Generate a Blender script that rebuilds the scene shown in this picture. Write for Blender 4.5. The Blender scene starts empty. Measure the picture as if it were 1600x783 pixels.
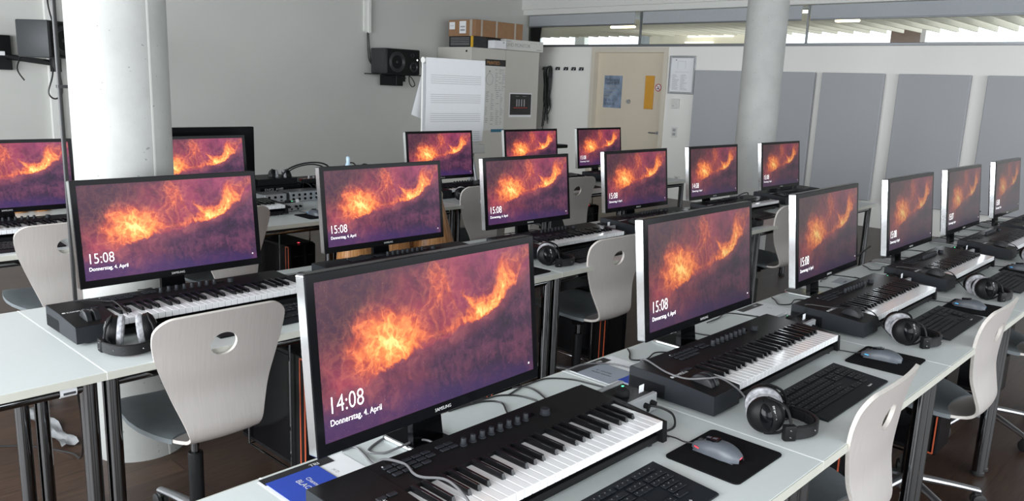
import bpy, bmesh, math, random
from mathutils import Vector, Matrix, Euler
PI = math.pi
random.seed(7)
S = bpy.context.scene
COL = S.collection

# ------------------------------------------------------------------ camera, sky, lights, exposure
def build_camera():
    yaw, pitch, roll = 0.7523, 0.2036, 0.0384
    f = Vector((math.cos(yaw)*math.cos(pitch), math.sin(yaw)*math.cos(pitch), -math.sin(pitch)))
    r = f.cross(Vector((0, 0, 1))).normalized(); u = r.cross(f)
    r2 = r*math.cos(roll)+u*math.sin(roll); u2 = -r*math.sin(roll)+u*math.cos(roll)
    M = Matrix((r2, u2, -f)).transposed().to_4x4()
    M.translation = Vector((-1.7982, -0.6549, 1.5807))
    cd = bpy.data.cameras.new('camera'); co = bpy.data.objects.new('camera', cd)
    COL.objects.link(co); co.matrix_world = M
    cd.sensor_fit = 'HORIZONTAL'; cd.sensor_width = 36; cd.lens = 1259.16/1600*36
    cd.clip_start = 0.05; cd.clip_end = 200
    S.camera = co
build_camera()
w = bpy.data.worlds.new('sky'); S.world = w; w.use_nodes = True
w.node_tree.nodes['Background'].inputs[0].default_value = (0.88, 0.94, 1.0, 1)
w.node_tree.nodes['Background'].inputs[1].default_value = 2.6
S.view_settings.view_transform = 'Standard'; S.view_settings.look = 'None'
S.view_settings.gamma = 1; S.view_settings.use_curve_mapping = False
S.view_settings.exposure = 0.16
S.cycles.use_denoising = True
S.cycles.max_bounces = 8; S.cycles.diffuse_bounces = 4; S.cycles.glossy_bounces = 4
S.cycles.transparent_max_bounces = 8
S.cycles.sample_clamp_indirect = 6

def area(name, loc, rot, sx, sy, power, col=(0.93, 0.97, 1.0)):
    ld = bpy.data.lights.new(name, 'AREA'); ld.shape = 'RECTANGLE'; ld.size = sx; ld.size_y = sy
    ld.energy = power; ld.color = col
    o = bpy.data.objects.new(name, ld); COL.objects.link(o); o.location = loc; o.rotation_euler = rot
    return o
# daylight entering by the window walls (west wall beside the camera, south wall behind it) and the next room's daylight
area('daylight_west', (-4.48, 2.6, 1.75), (0, -PI/2, 0), 2.1, 9.6, 640)
area('daylight_south', (2.0, -4.45, 1.75), (PI/2, 0, 0), 11.5, 2.1, 235)
area('daylight_next_room', (13.0, 3.0, 2.9), (0, 0, 0), 5, 10, 300)

# ------------------------------------------------------------------ node helper
class NT:
    def __init__(s, mat):
        mat.use_nodes = True; s.t = mat.node_tree; s.n = s.t.nodes; s.l = s.t.links
        s.bsdf = s.n.get('Principled BSDF')
    def put(s, sock, v):
        if isinstance(v, (int, float)): sock.default_value = v
        elif isinstance(v, tuple):
            sock.default_value = v if len(v) == len(sock.default_value) else (*v, 1)
        else: s.l.new(v, sock)
    def m(s, op, a, b=None, c=None, clamp=False):
        n = s.n.new('ShaderNodeMath'); n.operation = op; n.use_clamp = clamp
        s.put(n.inputs[0], a)
        if b is not None: s.put(n.inputs[1], b)
        if c is not None: s.put(n.inputs[2], c)
        return n.outputs[0]
    def vm(s, op, a, b=None):
        n = s.n.new('ShaderNodeVectorMath'); n.operation = op; s.put(n.inputs[0], a)
        if b is not None: s.put(n.inputs[1], b)
        return n.outputs[0]
    def xyz(s, x, y, z=0.0):
        n = s.n.new('ShaderNodeCombineXYZ'); s.put(n.inputs[0], x); s.put(n.inputs[1], y); s.put(n.inputs[2], z); return n.outputs[0]
    def sep(s, v):
        n = s.n.new('ShaderNodeSeparateXYZ'); s.put(n.inputs[0], v); return n.outputs
    def noise(s, vec, scale, detail=4, rough=0.5, dist=0.0, col=False):
        n = s.n.new('ShaderNodeTexNoise'); s.put(n.inputs['Vector'], vec)
        n.inputs['Scale'].default_value = scale; n.inputs['Detail'].default_value = detail
        n.inputs['Roughness'].default_value = rough; n.inputs['Distortion'].default_value = dist
        return n.outputs['Color' if col else 'Fac']
    def ramp(s, v, stops, interp='LINEAR'):
        n = s.n.new('ShaderNodeValToRGB'); s.put(n.inputs[0], v); e = n.color_ramp; e.interpolation = interp
        while len(e.elements) < len(stops): e.elements.new(0.5)
        for el, (p, c) in zip(e.elements, stops):
            el.position = p; el.color = (*c, 1) if len(c) == 3 else c
        return n.outputs[0]
    def mix(s, f, a, b, mode='MIX'):
        n = s.n.new('ShaderNodeMix'); n.data_type = 'RGBA'; n.blend_type = mode
        s.put(n.inputs[0], f); s.put(n.inputs[6], a); s.put(n.inputs[7], b); return n.outputs[2]
    def smooth(s, v, a, b):
        n = s.n.new('ShaderNodeMapRange'); n.interpolation_type = 'SMOOTHSTEP'; s.put(n.inputs[0], v)
        s.put(n.inputs[1], a); s.put(n.inputs[2], b); return n.outputs[0]
    def coord(s, k='Object'):
        return s.n.new('ShaderNodeTexCoord').outputs[k]
    def bump(s, h, strength=0.2, dist=0.01):
        n = s.n.new('ShaderNodeBump'); s.put(n.inputs['Height'], h)
        n.inputs['Strength'].default_value = strength; n.inputs['Distance'].default_value = dist
        s.l.new(n.outputs[0], s.bsdf.inputs['Normal'])

MATS = {}
def mat(name, col, rough=0.5, metal=0.0, var=0.06, vscale=30, bump=0.0, bscale=200, stretch=(1, 1, 1), coat=0.0, spec=0.5, emit=None, estr=0):
    m = bpy.data.materials.new(name); t = NT(m); b = t.bsdf
    v = t.vm('MULTIPLY', t.coord(), stretch)
    n = t.noise(v, vscale, 3)
    lo = tuple(max(0, c*(1-var)) for c in col); hi = tuple(min(1, c*(1+var)) for c in col)
    t.l.new(t.ramp(n, [(0.3, lo), (0.7, hi)]), b.inputs['Base Color'])
    b.inputs['Roughness'].default_value = rough; b.inputs['Metallic'].default_value = metal
    b.inputs['Coat Weight'].default_value = coat; b.inputs['Coat Roughness'].default_value = 0.08
    b.inputs['Specular IOR Level'].default_value = spec
    if emit:
        b.inputs['Emission Color'].default_value = (*emit, 1); b.inputs['Emission Strength'].default_value = estr
    if bump: t.bump(t.noise(v, bscale, 2), bump, 0.002)
    MATS[name] = m
    return m

mat('desk_top', (0.62, 0.66, 0.655), 0.32, var=0.012, vscale=60)
mat('desk_edge', (0.52, 0.52, 0.46), 0.45, var=0.02)
mat('band_white', (0.86, 0.87, 0.87), 0.5, var=0.0)
mat('chrome', (0.15, 0.153, 0.157), 0.07, 1.0, var=0.0)
mat('satin_metal', (0.45, 0.46, 0.48), 0.42, 1.0, var=0.03)
mat('silver_rim', (0.62, 0.63, 0.64), 0.2, 1.0, var=0.0)
mat('silver_paint', (0.33, 0.34, 0.35), 0.4, 0.2, var=0.02)
mat('gloss_black', (0.004, 0.004, 0.005), 0.10, var=0.0, spec=0.15)
mat('bezel_black', (0.005, 0.005, 0.006), 0.14, var=0.0, spec=0.07)
mat('rim_dim_reflection', (0.06, 0.062, 0.065), 0.3, 0.8, var=0.0)  # dim reflection on the silver rim's top, put into the colour
mat('matte_black', (0.007, 0.007, 0.0075), 0.45, var=0.1, spec=0.17)
mat('kb_side', (0.018, 0.020, 0.024), 0.5, var=0.05, spec=0.2)
mat('soft_black', (0.008, 0.008, 0.009), 0.7, var=0.15, bump=0.2, bscale=500, spec=0.2)
mat('leatherette', (0.009, 0.009, 0.010), 0.4, var=0.15, bump=0.35, bscale=300, spec=0.3)
mat('velour', (0.36, 0.36, 0.38), 0.95, var=0.45, vscale=70, bump=0.5, bscale=500)
mat('white_key', (0.80, 0.81, 0.82), 0.16, var=0.01, coat=0.3)
mat('black_key', (0.006, 0.006, 0.007), 0.2, var=0.02, spec=0.3)
mat('key_cap', (0.010, 0.012, 0.015), 0.5, var=0.05, spec=0.2)
mat('legend_white', (0.6, 0.6, 0.6), 0.6, var=0.0)
mat('mouse_grey', (0.085, 0.095, 0.112), 0.42, var=0.03)
mat('pad_cloth', (0.006, 0.006, 0.007), 0.9, var=0.2, spec=0.1)
mat('led_red', (0.4, 0.02, 0.03), 0.4, emit=(1, 0.08, 0.12), estr=0.8)
mat('led_blue', (0.05, 0.3, 0.5), 0.4, emit=(0.1, 0.5, 1), estr=0.7)
mat('led_green', (0.05, 0.5, 0.2), 0.4, emit=(0.1, 1, 0.4), estr=2)
mat('led_white', (0.8, 0.8, 0.8), 0.4, emit=(1, 1, 1), estr=3)
mat('led_violet', (0.1, 0.05, 0.5), 0.4, emit=(0.15, 0.1, 1), estr=0.5)
mat('orange_strip', (0.62, 0.12, 0.05), 0.4, var=0.03)
mat('cable_black', (0.012, 0.012, 0.013), 0.4, var=0.05)
mat('cable_grey', (0.12, 0.12, 0.125), 0.45, var=0.05)
mat('door_paint', (0.64, 0.565, 0.45), 0.5, var=0.015, vscale=4)
mat('frame_paint', (0.62, 0.57, 0.48), 0.5, var=0.015, vscale=4)
mat('cabinet_paint', (0.55, 0.53, 0.485), 0.4, var=0.015, vscale=4)
mat('white_paint', (0.66, 0.66, 0.63), 0.45, var=0.01)
mat('panel_fabric', (0.40, 0.405, 0.425), 0.95, var=0.05, vscale=900, bump=0.4, bscale=1200)
mat('blind_fabric', (0.38, 0.40, 0.42), 0.8, var=0.02)
mat('alu_dark', (0.22, 0.23, 0.24), 0.4, 0.7, var=0.02)
mat('paper', (0.80, 0.81, 0.83), 0.6, var=0.01)
mat('ink', (0.05, 0.05, 0.055), 0.6, var=0.0)
mat('ink_grey', (0.35, 0.35, 0.36), 0.6, var=0.0)
mat('flyer_blue', (0.03, 0.07, 0.42), 0.3, var=0.04)
mat('flyer_grey', (0.30, 0.33, 0.38), 0.3, var=0.1, vscale=6)
mat('cardboard', (0.30, 0.165, 0.085), 0.8, var=0.06, vscale=12)
mat('tape', (0.42, 0.38, 0.33), 0.3, var=0.05)
mat('yellow_card', (0.7, 0.40, 0.02), 0.5)
mat('amber_card', (0.62, 0.30, 0.03), 0.5, var=0.06, vscale=8)
mat('print_black', (0.018, 0.018, 0.02), 0.4, var=0.3, vscale=20)
mat('poster_blue', (0.20, 0.26, 0.36), 0.5, var=0.4, vscale=9)
mat('warm_orange', (0.5, 0.25, 0.08), 0.5, var=0.3)
mat('wheel_dark', (0.013, 0.014, 0.016), 0.4, spec=0.2)
mat('legend_grey', (0.22, 0.22, 0.22), 0.6, var=0.0)
mat('rubber', (0.015, 0.015, 0.015), 0.6)
mat('cone', (0.025, 0.025, 0.027), 0.35, var=0.1)
mat('speaker_grey', (0.028, 0.03, 0.033), 0.5, var=0.05)
mat('skin_drum', (0.55, 0.48, 0.38), 0.6, var=0.06, vscale=8)
mat('bottle_plastic', (0.45, 0.60, 0.72), 0.15, var=0.05)
mat('next_floor', (0.35, 0.33, 0.30), 0.5)
mat('door_brown', (0.07, 0.03, 0.015), 0.4)
mat('lamp_glow', (1, 0.85, 0.6), 0.5, emit=(1.0, 0.80, 0.50), estr=5)
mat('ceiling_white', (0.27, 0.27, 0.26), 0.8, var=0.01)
mat('cover_blue', (0.03, 0.15, 0.24), 0.5)
mat('red_print', (0.45, 0.05, 0.04), 0.5)

def m_wall():
    m = bpy.data.materials.new('plaster'); t = NT(m); v = t.coord()
    t.l.new(t.ramp(t.noise(v, 1.2, 5), [(0.3, (0.50, 0.50, 0.475)), (0.7, (0.53, 0.53, 0.50))]), t.bsdf.inputs['Base Color'])
    t.bsdf.inputs['Roughness'].default_value = 0.85
    t.bump(t.noise(v, 180, 3), 0.25, 0.002); MATS['plaster'] = m
m_wall()
def m_wall2():
    m = bpy.data.materials.new('partition_white'); t = NT(m); v = t.coord()
    t.l.new(t.ramp(t.noise(v, 1.2, 5), [(0.3, (0.80, 0.785, 0.75)), (0.7, (0.83, 0.815, 0.78))]), t.bsdf.inputs['Base Color'])
    t.bsdf.inputs['Roughness'].default_value = 0.7; MATS['partition_white'] = m
m_wall2()
def m_floor():
    m = bpy.data.materials.new('floor_planks'); t = NT(m)
    br = t.n.new('ShaderNodeTexBrick'); t.put(br.inputs['Vector'], t.coord())
    br.inputs['Scale'].default_value = 1; br.inputs['Brick Width'].default_value = 1.3; br.inputs['Row Height'].default_value = 0.13
    br.inputs['Mortar Size'].default_value = 0.0015; br.offset = 0.37
    br.inputs['Color1'].default_value = (0.050, 0.030, 0.022, 1); br.inputs['Color2'].default_value = (0.078, 0.048, 0.034, 1)
    br.inputs['Mortar'].default_value = (0.012, 0.008, 0.006, 1)
    g = t.noise(t.vm('MULTIPLY', t.coord(), (2.0, 26, 1)), 3, 6, 0.65, 0.6)
    c = t.mix(1.0, br.outputs['Color'], t.ramp(g, [(0.3, (0.55, 0.5, 0.48)), (0.7, (1.25, 1.2, 1.15))]), 'MULTIPLY')
    t.l.new(c, t.bsdf.inputs['Base Color']); t.bsdf.inputs['Roughness'].default_value = 0.38
    MATS['floor_planks'] = m
m_floor()
def m_concrete():
    m = bpy.data.materials.new('concrete'); t = NT(m); v = t.coord()
    a = t.ramp(t.noise(v, 5, 6, 0.6), [(0.3, (0.32, 0.325, 0.31)), (0.7, (0.38, 0.385, 0.37))])
    pits = t.m('LESS_THAN', t.noise(v, 48, 2), 0.27)
    c = t.mix(t.m('MULTIPLY', pits, 0.75), a, (0.17, 0.17, 0.16))
    t.l.new(c, t.bsdf.inputs['Base Color']); t.bsdf.inputs['Roughness'].default_value = 0.6
    t.bump(t.noise(v, 60, 4), 0.2, 0.003); MATS['concrete'] = m
m_concrete()
def m_ply():
    m = bpy.data.materials.new('white_ply'); t = NT(m); v = t.coord()
    g = t.noise(t.vm('MULTIPLY', v, (60, 3, 3)), 3, 5, 0.6, 0.3)
    t.l.new(t.ramp(g, [(0.25, (0.41, 0.378, 0.36)), (0.75, (0.465, 0.432, 0.413))]), t.bsdf.inputs['Base Color'])
    t.bsdf.inputs['Roughness'].default_value = 0.4; MATS['white_ply'] = m
m_ply()
mat('ply_edge', (0.60, 0.56, 0.52), 0.5, var=0.06, vscale=80)
mat('seat_grey', (0.15, 0.17, 0.18), 0.55, var=0.06, spec=0.4)
def m_wood():
    m = bpy.data.materials.new('drum_wood'); t = NT(m); v = t.coord()
    x, y, z = t.sep(v)
    ang = t.m('ARCTAN2', y, x)
    st = t.m('FLOOR', t.m('MULTIPLY', ang, 2.4))
    g = t.noise(t.xyz(t.m('MULTIPLY', ang, 6), st, t.m('MULTIPLY', z, 2.0)), 2.5, 5, 0.6, 1.0)
    t.l.new(t.ramp(g, [(0.30, (0.10, 0.03, 0.01)), (0.45, (0.42, 0.17, 0.05)), (0.65, (0.66, 0.36, 0.14))]), t.bsdf.inputs['Base Color'])
    t.bsdf.inputs['Roughness'].default_value = 0.3; MATS['drum_wood'] = m
m_wood()
def m_glass():
    m = bpy.data.materials.new('clear_glass'); t = NT(m)
    tr = t.n.new('ShaderNodeBsdfTransparent'); tr.inputs[0].default_value = (0.93, 0.96, 0.94, 1)
    gl = t.n.new('ShaderNodeBsdfGlossy'); gl.inputs['Roughness'].default_value = 0.01
    mx = t.n.new('ShaderNodeMixShader'); fr = t.n.new('ShaderNodeFresnel'); fr.inputs[0].default_value = 1.5
    t.l.new(fr.outputs[0], mx.inputs[0]); t.l.new(tr.outputs[0], mx.inputs[1]); t.l.new(gl.outputs[0], mx.inputs[2])
    t.l.new(mx.outputs[0], t.n['Material Output'].inputs[0]); MATS['clear_glass'] = m
m_glass()

def m_screen():
    """nebula lock-screen picture: glowing clouds, diagonal ridge, filaments and stars, in the panel's own uv"""
    m = bpy.data.materials.new('nebula_screen'); t = NT(m)
    uv = t.coord('UV'); u, v, _ = t.sep(uv)
    P = t.xyz(t.m('MULTIPLY', u, 1.9), v, 0.0)
    def warp(vec, sc, amp, det=3):
        n = t.vm('SUBTRACT', t.noise(vec, sc, det, 0.55, 0, True), (0.5, 0.5, 0.5))
        return t.vm('ADD', vec, t.vm('MULTIPLY', n, (amp, amp, amp)))
    W1 = warp(P, 3.0, 0.20); W2 = warp(W1, 9.0, 0.11, 4)
    wu, wv, _ = t.sep(W1); fu, fv, _ = t.sep(W2)
    def A(*xs):
        r = xs[0]
        for x in xs[1:]: r = t.m('ADD', r, x)
        return r
    M_ = lambda a, b: t.m('MULTIPLY', a, b)
    def ridge(vec, sc, det, width, pw=1.6):
        n = t.noise(vec, sc, det, 0.5)
        return t.m('POWER', t.m('SUBTRACT', 1.0, M_(t.m('ABSOLUTE', t.m('SUBTRACT', n, 0.5)), width), clamp=True), pw)
    fil = ridge(W2, 4.0, 2, 9.0); fil2 = ridge(t.vm('MULTIPLY', W2, (1.6, 1.0, 1)), 7.5, 3, 8.0); fil3 = ridge(t.vm('ADD', W2, (3.1, 1.7, 0)), 14.0, 3, 7.0)
    cl = t.noise(W2, 3.0, 7, 0.6); fine = t.noise(t.vm('MULTIPLY', W2, (1.5, 1, 1)), 13, 5, 0.65)
    def blob(cx, cy, sx, sy, rot=0.0, k=1.0, uu=wu, vv=wv, pw=2.0):
        dx = t.m('SUBTRACT', uu, cx*1.9); dy = t.m('SUBTRACT', vv, cy)
        c, s_ = math.cos(rot), math.sin(rot)
        a = A(M_(dx, c/sx), M_(dy, s_/sx)); b = A(M_(dx, -s_/sy), M_(dy, c/sy))
        d = t.m('POWER', A(M_(a, a), M_(b, b)), pw/2)
        return M_(t.m('POWER', 2.718, M_(d, -1.0)), k)
    g = A(blob(0.255, 0.53, 0.33, 0.265, 0, 0.60, pw=3.2), blob(0.275, 0.52, 0.20, 0.15, 0.0, 0.50), blob(0.36, 0.455, 0.12, 0.045, 0.5, 0.35),
          blob(0.75, 0.62, 0.27, 0.12, 0.5, 0.72), blob(0.745, 0.565, 0.10, 0.045, 0.35, 0.50), blob(0.90, 0.80, 0.30, 0.08, 0.85, 0.40), blob(0.83, 0.76, 0.26, 0.06, 1.2, 0.36),
          blob(0.665, 0.66, 0.13, 0.018, -0.8, 0.42, fu, fv), blob(0.50, 0.80, 0.13, 0.27, 0.1, 0.40), blob(0.57, 0.72, 0.035, 0.17, 0.35, 0.16), blob(0.56, 0.50, 0.34, 0.05, 0.10, 0.20))
    tex = A(M_(cl, 0.75), M_(fine, 0.40), M_(fil, 0.16), M_(fil2, 0.18), M_(fil3, 0.10), -0.12)
    H = M_(g, A(M_(tex, 1.12), 0.06))
    # ridge below a rising curve
    k1 = t.m('MAXIMUM', t.m('SUBTRACT', wu, 0.80), 0.0)
    line = A(0.385, M_(t.m('POWER', k1, 2.0), 0.36), M_(t.m('SUBTRACT', fine, 0.5), 0.14), M_(t.smooth(wu, 0.55, 0.75), 0.045))
    depth = t.m('SUBTRACT', line, wv)
    depth = t.m('SUBTRACT', depth, M_(t.smooth(wu, 0.62, 0.30), 0.09))
    below = t.smooth(depth, -0.015, 0.035)
    deep = M_(t.smooth(depth, 0.02, 0.14), t.smooth(A(M_(wu, 1.0), M_(cl, 0.9)), 1.05, 1.45))
    n1 = A(M_(cl, 1.0), M_(fil2, 0.06))
    base = t.ramp(n1, [(0.25, (0.11, 0.013, 0.045)), (0.50, (0.30, 0.032, 0.080)), (0.72, (0.46, 0.075, 0.10))])  # reds lifted pinker: glare on the nearest screen put into the picture colours
    mag = t.ramp(n1, [(0.3, (0.11, 0.012, 0.065)), (0.7, (0.27, 0.03, 0.12))])
    base = t.mix(M_(t.smooth(A(u, M_(cl, 0.25)), 0.62, 0.86), 0.8), base, mag)
    tl = t.smooth(A(M_(u, 1.25), M_(t.m('SUBTRACT', 1.0, v), 1.0), M_(cl, 0.55)), 1.15, 0.60)
    le = t.smooth(A(u, M_(cl, 0.10)), 0.13, 0.02)
    base = t.mix(M_(t.m('MAXIMUM', tl, le), 0.92), base, (0.030, 0.006, 0.030))
    ridc = t.ramp(A(M_(cl, 0.7), M_(fine, 0.35)), [(0.35, (0.060, 0.012, 0.045)), (0.52, (0.18, 0.036, 0.075)), (0.68, (0.42, 0.11, 0.125))])
    dark = t.ramp(A(M_(cl, 0.7), M_(fine, 0.35)), [(0.38, (0.010, 0.004, 0.022)), (0.50, (0.038, 0.011, 0.048)), (0.66, (0.16, 0.042, 0.10))])
    rid = t.mix(deep, ridc, dark)
    bot = t.smooth(A(v, M_(u, 0.12), M_(t.m('SUBTRACT', cl, 0.5), 0.35)), 0.30, 0.08)
    rid = t.mix(M_(bot, 0.8), rid, (0.036, 0.014, 0.105))
    c0 = t.mix(below, base, rid)
    hh = M_(H, t.m('SUBTRACT', 1.0, M_(below, 0.86)))
    hot = t.ramp(hh, [(0.10, (0.22, 0.028, 0.030)), (0.32, (0.58, 0.085, 0.045)), (0.55, (0.90, 0.22, 0.055)), (0.78, (1.0, 0.43, 0.10)), (0.98, (1.0, 0.72, 0.24))])
    c1 = t.mix(t.smooth(hh, 0.06, 0.42), c0, hot)
    fs = M_(M_(A(fil2, M_(fil3, 0.6)), 0.17), M_(t.m('SUBTRACT', 1.0, M_(below, 0.8)), A(0.15, M_(hh, 2.2))))
    c1 = t.mix(1.0, c1, t.mix(fs, (0, 0, 0), (1.0, 0.42, 0.16)), 'ADD')
    def stars(sc, rad, thr, off):
        vo = t.n.new('ShaderNodeTexVoronoi'); t.put(vo.inputs['Vector'], t.vm('ADD', P, off)); vo.inputs['Scale'].default_value = sc
        return M_(t.m('LESS_THAN', vo.outputs['Distance'], rad), t.m('GREATER_THAN', t.sep(vo.outputs['Color'])[0], thr))
    st = t.m('MAXIMUM', M_(stars(70, 0.12, 0.62, (0, 0, 0)), 0.20), M_(stars(30, 0.055, 0.80, (5, 2, 0)), 0.5))
    c2 = t.mix(st, c1, (1.0, 0.62, 0.62))
    # an LCD panel loses light and colour towards grazing angles
    lw = t.n.new('ShaderNodeLayerWeight'); lw.inputs[0].default_value = 0.5
    fall = t.ramp(lw.outputs['Facing'], [(0.0, (1, 1, 1)), (0.12, (0.97, 0.95, 0.95)), (0.35, (0.86, 0.80, 0.74)), (0.55, (0.52, 0.48, 0.40)), (0.85, (0.19, 0.19, 0.17))])
    c3 = t.mix(1.0, c2, fall, 'MULTIPLY')
    t.l.new(c3, t.bsdf.inputs['Emission Color']); t.bsdf.inputs['Emission Strength'].default_value = 1.12
    t.bsdf.inputs['Base Color'].default_value = (0.012, 0.012, 0.012, 1); t.bsdf.inputs['Roughness'].default_value = 0.32; t.bsdf.inputs['Specular IOR Level'].default_value = 0.2
    MATS['nebula_screen'] = m
m_screen()
mat('screen_text', (0.9, 0.9, 0.9), 0.5, emit=(1, 1, 1), estr=0.95)

# ------------------------------------------------------------------ mesh helper
class MB:
    def __init__(s): s.v = []; s.f = []; s.mi = []
    def add(s, vs, fs, M=None, mi=0):
        o = len(s.v)
        s.v += [(M @ Vector(p)) if M else Vector(p) for p in vs]
        s.f += [tuple(o+i for i in f) for f in fs]; s.mi += [mi]*len(fs)
        return s
    def box(s, x0, x1, y0, y1, z0, z1, bev=0.0, M=None, mi=0, seg=1):
        if bev <= 0:
            vs = [(x, y, z) for x in (x0, x1) for y in (y0, y1) for z in (z0, z1)]
            return s.add(vs, [(0, 1, 3, 2), (4, 6, 7, 5), (0, 4, 5, 1), (2, 3, 7, 6), (0, 2, 6, 4), (1, 5, 7, 3)], M, mi)
        b = bmesh.new(); bmesh.ops.create_cube(b, size=1)
        for v in b.verts: v.co = Vector(((x0+x1)/2+v.co.x*(x1-x0), (y0+y1)/2+v.co.y*(y1-y0), (z0+z1)/2+v.co.z*(z1-z0)))
        bev = min(bev, 0.49*min(x1-x0, y1-y0, z1-z0))
        bmesh.ops.bevel(b, geom=b.edges[:], offset=bev, segments=seg, affect='EDGES', profile=0.5)
        b.verts.index_update()
        s.add([v.co.copy() for v in b.verts], [[v.index for v in f.verts] for f in b.faces], M, mi); b.free(); return s
    def prism(s, poly, h0, h1, axis='z', M=None, mi=0):
        """polygon extruded along an axis: z -> (x,y), x -> (y,z), y -> (x,z)"""
        def P(a, b, h): return {'z': (a, b, h), 'x': (h, a, b), 'y': (a, h, b)}[axis]
        n = len(poly); vs = [P(a, b, h0) for a, b in poly]+[P(a, b, h1) for a, b in poly]
        fs = [tuple(range(n))[::-1], tuple(range(n, 2*n))]+[(i, (i+1) % n, n+(i+1) % n, n+i) for i in range(n)]
        if axis == 'y': fs = [f[::-1] for f in fs]
        return s.add(vs, fs, M, mi)
    def rrect(s, x0, x1, y0, y1, r, z0, z1, M=None, mi=0, n=6):
        p = []
        for cx, cy, a0 in ((x1-r, y1-r, 0), (x0+r, y1-r, PI/2), (x0+r, y0+r, PI), (x1-r, y0+r, 1.5*PI)):
            p += [(cx+r*math.cos(a0+i*PI/2/n), cy+r*math.sin(a0+i*PI/2/n)) for i in range(n+1)]
        return s.prism(p, z0, z1, 'z', M, mi)
    def lathe(s, prof, n=24, M=None, mi=0, cap=True):
        vs = []; fs = []
        for r, z in prof: vs += [(r*math.cos(2*PI*i/n), r*math.sin(2*PI*i/n), z) for i in range(n)]
        for k in range(len(prof)-1):
            for i in range(n):
                j = (i+1) % n; fs.append((k*n+i, k*n+j, (k+1)*n+j, (k+1)*n+i))
        if cap:
            fs.append(tuple(range(n))[::-1]); fs.append(tuple((len(prof)-1)*n+i for i in range(n)))
        return s.add(vs, fs, M, mi)
    def cyl(s, p0, p1, r0, r1=None, n=16, mi=0):
        r1 = r0 if r1 is None else r1
        p0 = Vector(p0); p1 = Vector(p1); d = p1-p0
        M = Matrix.Translation(p0) @ d.to_track_quat('Z', 'Y').to_matrix().to_4x4()
        return s.lathe([(r0, 0), (r1, d.length)], n, M, mi)
    def tube(s, pts, r, n=8, mi=0, smooth=True, sub=6, closed=False):
        pts = [Vector(p) for p in pts]
        if smooth and len(pts) > 2:
            q = []; L = len(pts); rng = range(L) if closed else range(L-1)
            for i in rng:
                if closed: a, b, c, d = pts[i-1], pts[i], pts[(i+1) % L], pts[(i+2) % L]
                else: a, b, c, d = pts[max(i-1, 0)], pts[i], pts[i+1], pts[min(i+2, L-1)]
                for k in range(sub):
                    t = k/sub
                    q.append(0.5*((2*b)+(c-a)*t+(2*a-5*b+4*c-d)*t*t+(3*b-a-3*c+d)*t**3))
            if not closed: q.append(pts[-1])
            pts = q
        vs = []; L = len(pts); up = None
        for i, p in enumerate(pts):
            if closed: d = pts[(i+1) % L]-pts[i-1]
            else: d = pts[min(i+1, L-1)]-pts[max(i-1, 0)]
            d.normalize()
            if up is None: up = Vector((0, 0, 1)) if abs(d.z) < 0.9 else Vector((1, 0, 0))
            a = d.cross(up)
            if a.length < 1e-5: a = d.orthogonal()
            a.normalize(); b = a.cross(d); up = b
            vs += [p+(a*math.cos(2*PI*k/n)+b*math.sin(2*PI*k/n))*r for k in range(n)]
        fs = []
        for i in range(L if closed else L-1):
            i2 = (i+1) % L
            for k in range(n):
                j = (k+1) % n; fs.append((i*n+k, i2*n+k, i2*n+j, i*n+j))
        if not closed: fs += [tuple(range(n)), tuple((L-1)*n+i for i in range(n))[::-1]]
        return s.add(vs, fs, None, mi)
    def grid(s, P, nu, nv, M=None, mi=0):
        """P(i,j) -> point, (nu+1)x(nv+1)"""
        vs = [P(i, j) for i in range(nu+1) for j in range(nv+1)]
        return s.add(vs, [(i*(nv+1)+j, (i+1)*(nv+1)+j, (i+1)*(nv+1)+j+1, i*(nv+1)+j+1) for i in range(nu) for j in range(nv)], M, mi)
    def text(s, txt, size, M, mi=0, depth=0.0004, align='LEFT', thin=0.0):
        c = bpy.data.curves.new('lettering', 'FONT'); c.body = txt; c.size = size; c.extrude = depth; c.align_x = align
        c.resolution_u = 3; c.offset = thin
        o = bpy.data.objects.new('lettering', c); COL.objects.link(o)
        dg = bpy.context.evaluated_depsgraph_get(); me = o.evaluated_get(dg).to_mesh()
        s.add([v.co.copy() for v in me.vertices], [tuple(p.vertices) for p in me.polygons], M, mi)
        o.evaluated_get(dg).to_mesh_clear(); bpy.data.objects.remove(o); bpy.data.curves.remove(c); return s
    def mesh(s, name, mats, fix=True, sharp=35):
        me = bpy.data.meshes.new(name); me.from_pydata([tuple(v) for v in s.v], [], s.f)
        if isinstance(mats, str): mats = [mats]
        for m in mats: me.materials.append(MATS[m])
        for p, i in zip(me.polygons, s.mi): p.material_index = i; p.use_smooth = True
        if fix:
            b = bmesh.new(); b.from_mesh(me); bmesh.ops.recalc_face_normals(b, faces=b.faces[:]); b.to_mesh(me); b.free()
        me.set_sharp_from_angle(angle=math.radians(sharp))
        return me

def obj(name, mb, mats, parent=None, loc=(0, 0, 0), rot=(0, 0, 0), label=None, fix=True):
    me = mb if isinstance(mb, bpy.types.Mesh) else mb.mesh(name, mats, fix)
    o = bpy.data.objects.new(name, me); COL.objects.link(o); o.location = loc; o.rotation_euler = rot
    if parent: o.parent = parent
    if label: o['label'] = label
    return o
def tag(o, label, cat, group=None, kind=None):
    if label: o['label'] = label
    if cat: o['category'] = cat
    if group: o['group'] = group
    if kind: o['kind'] = kind
    return o
def thing(name, label, cat, loc=(0, 0, 0), rz=0, group=None):
    o = bpy.data.objects.new(name, None); o.empty_display_size = 0.05; COL.objects.link(o)
    o.location = loc; o.rotation_euler = (0, 0, rz); return tag(o, label, cat, group)
def struct(name, mb, mats, label=None, loc=(0, 0, 0)):
    o = obj(name, mb, mats, None, loc); o['kind'] = 'structure'
    if label: o['label'] = label
    return o
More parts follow.
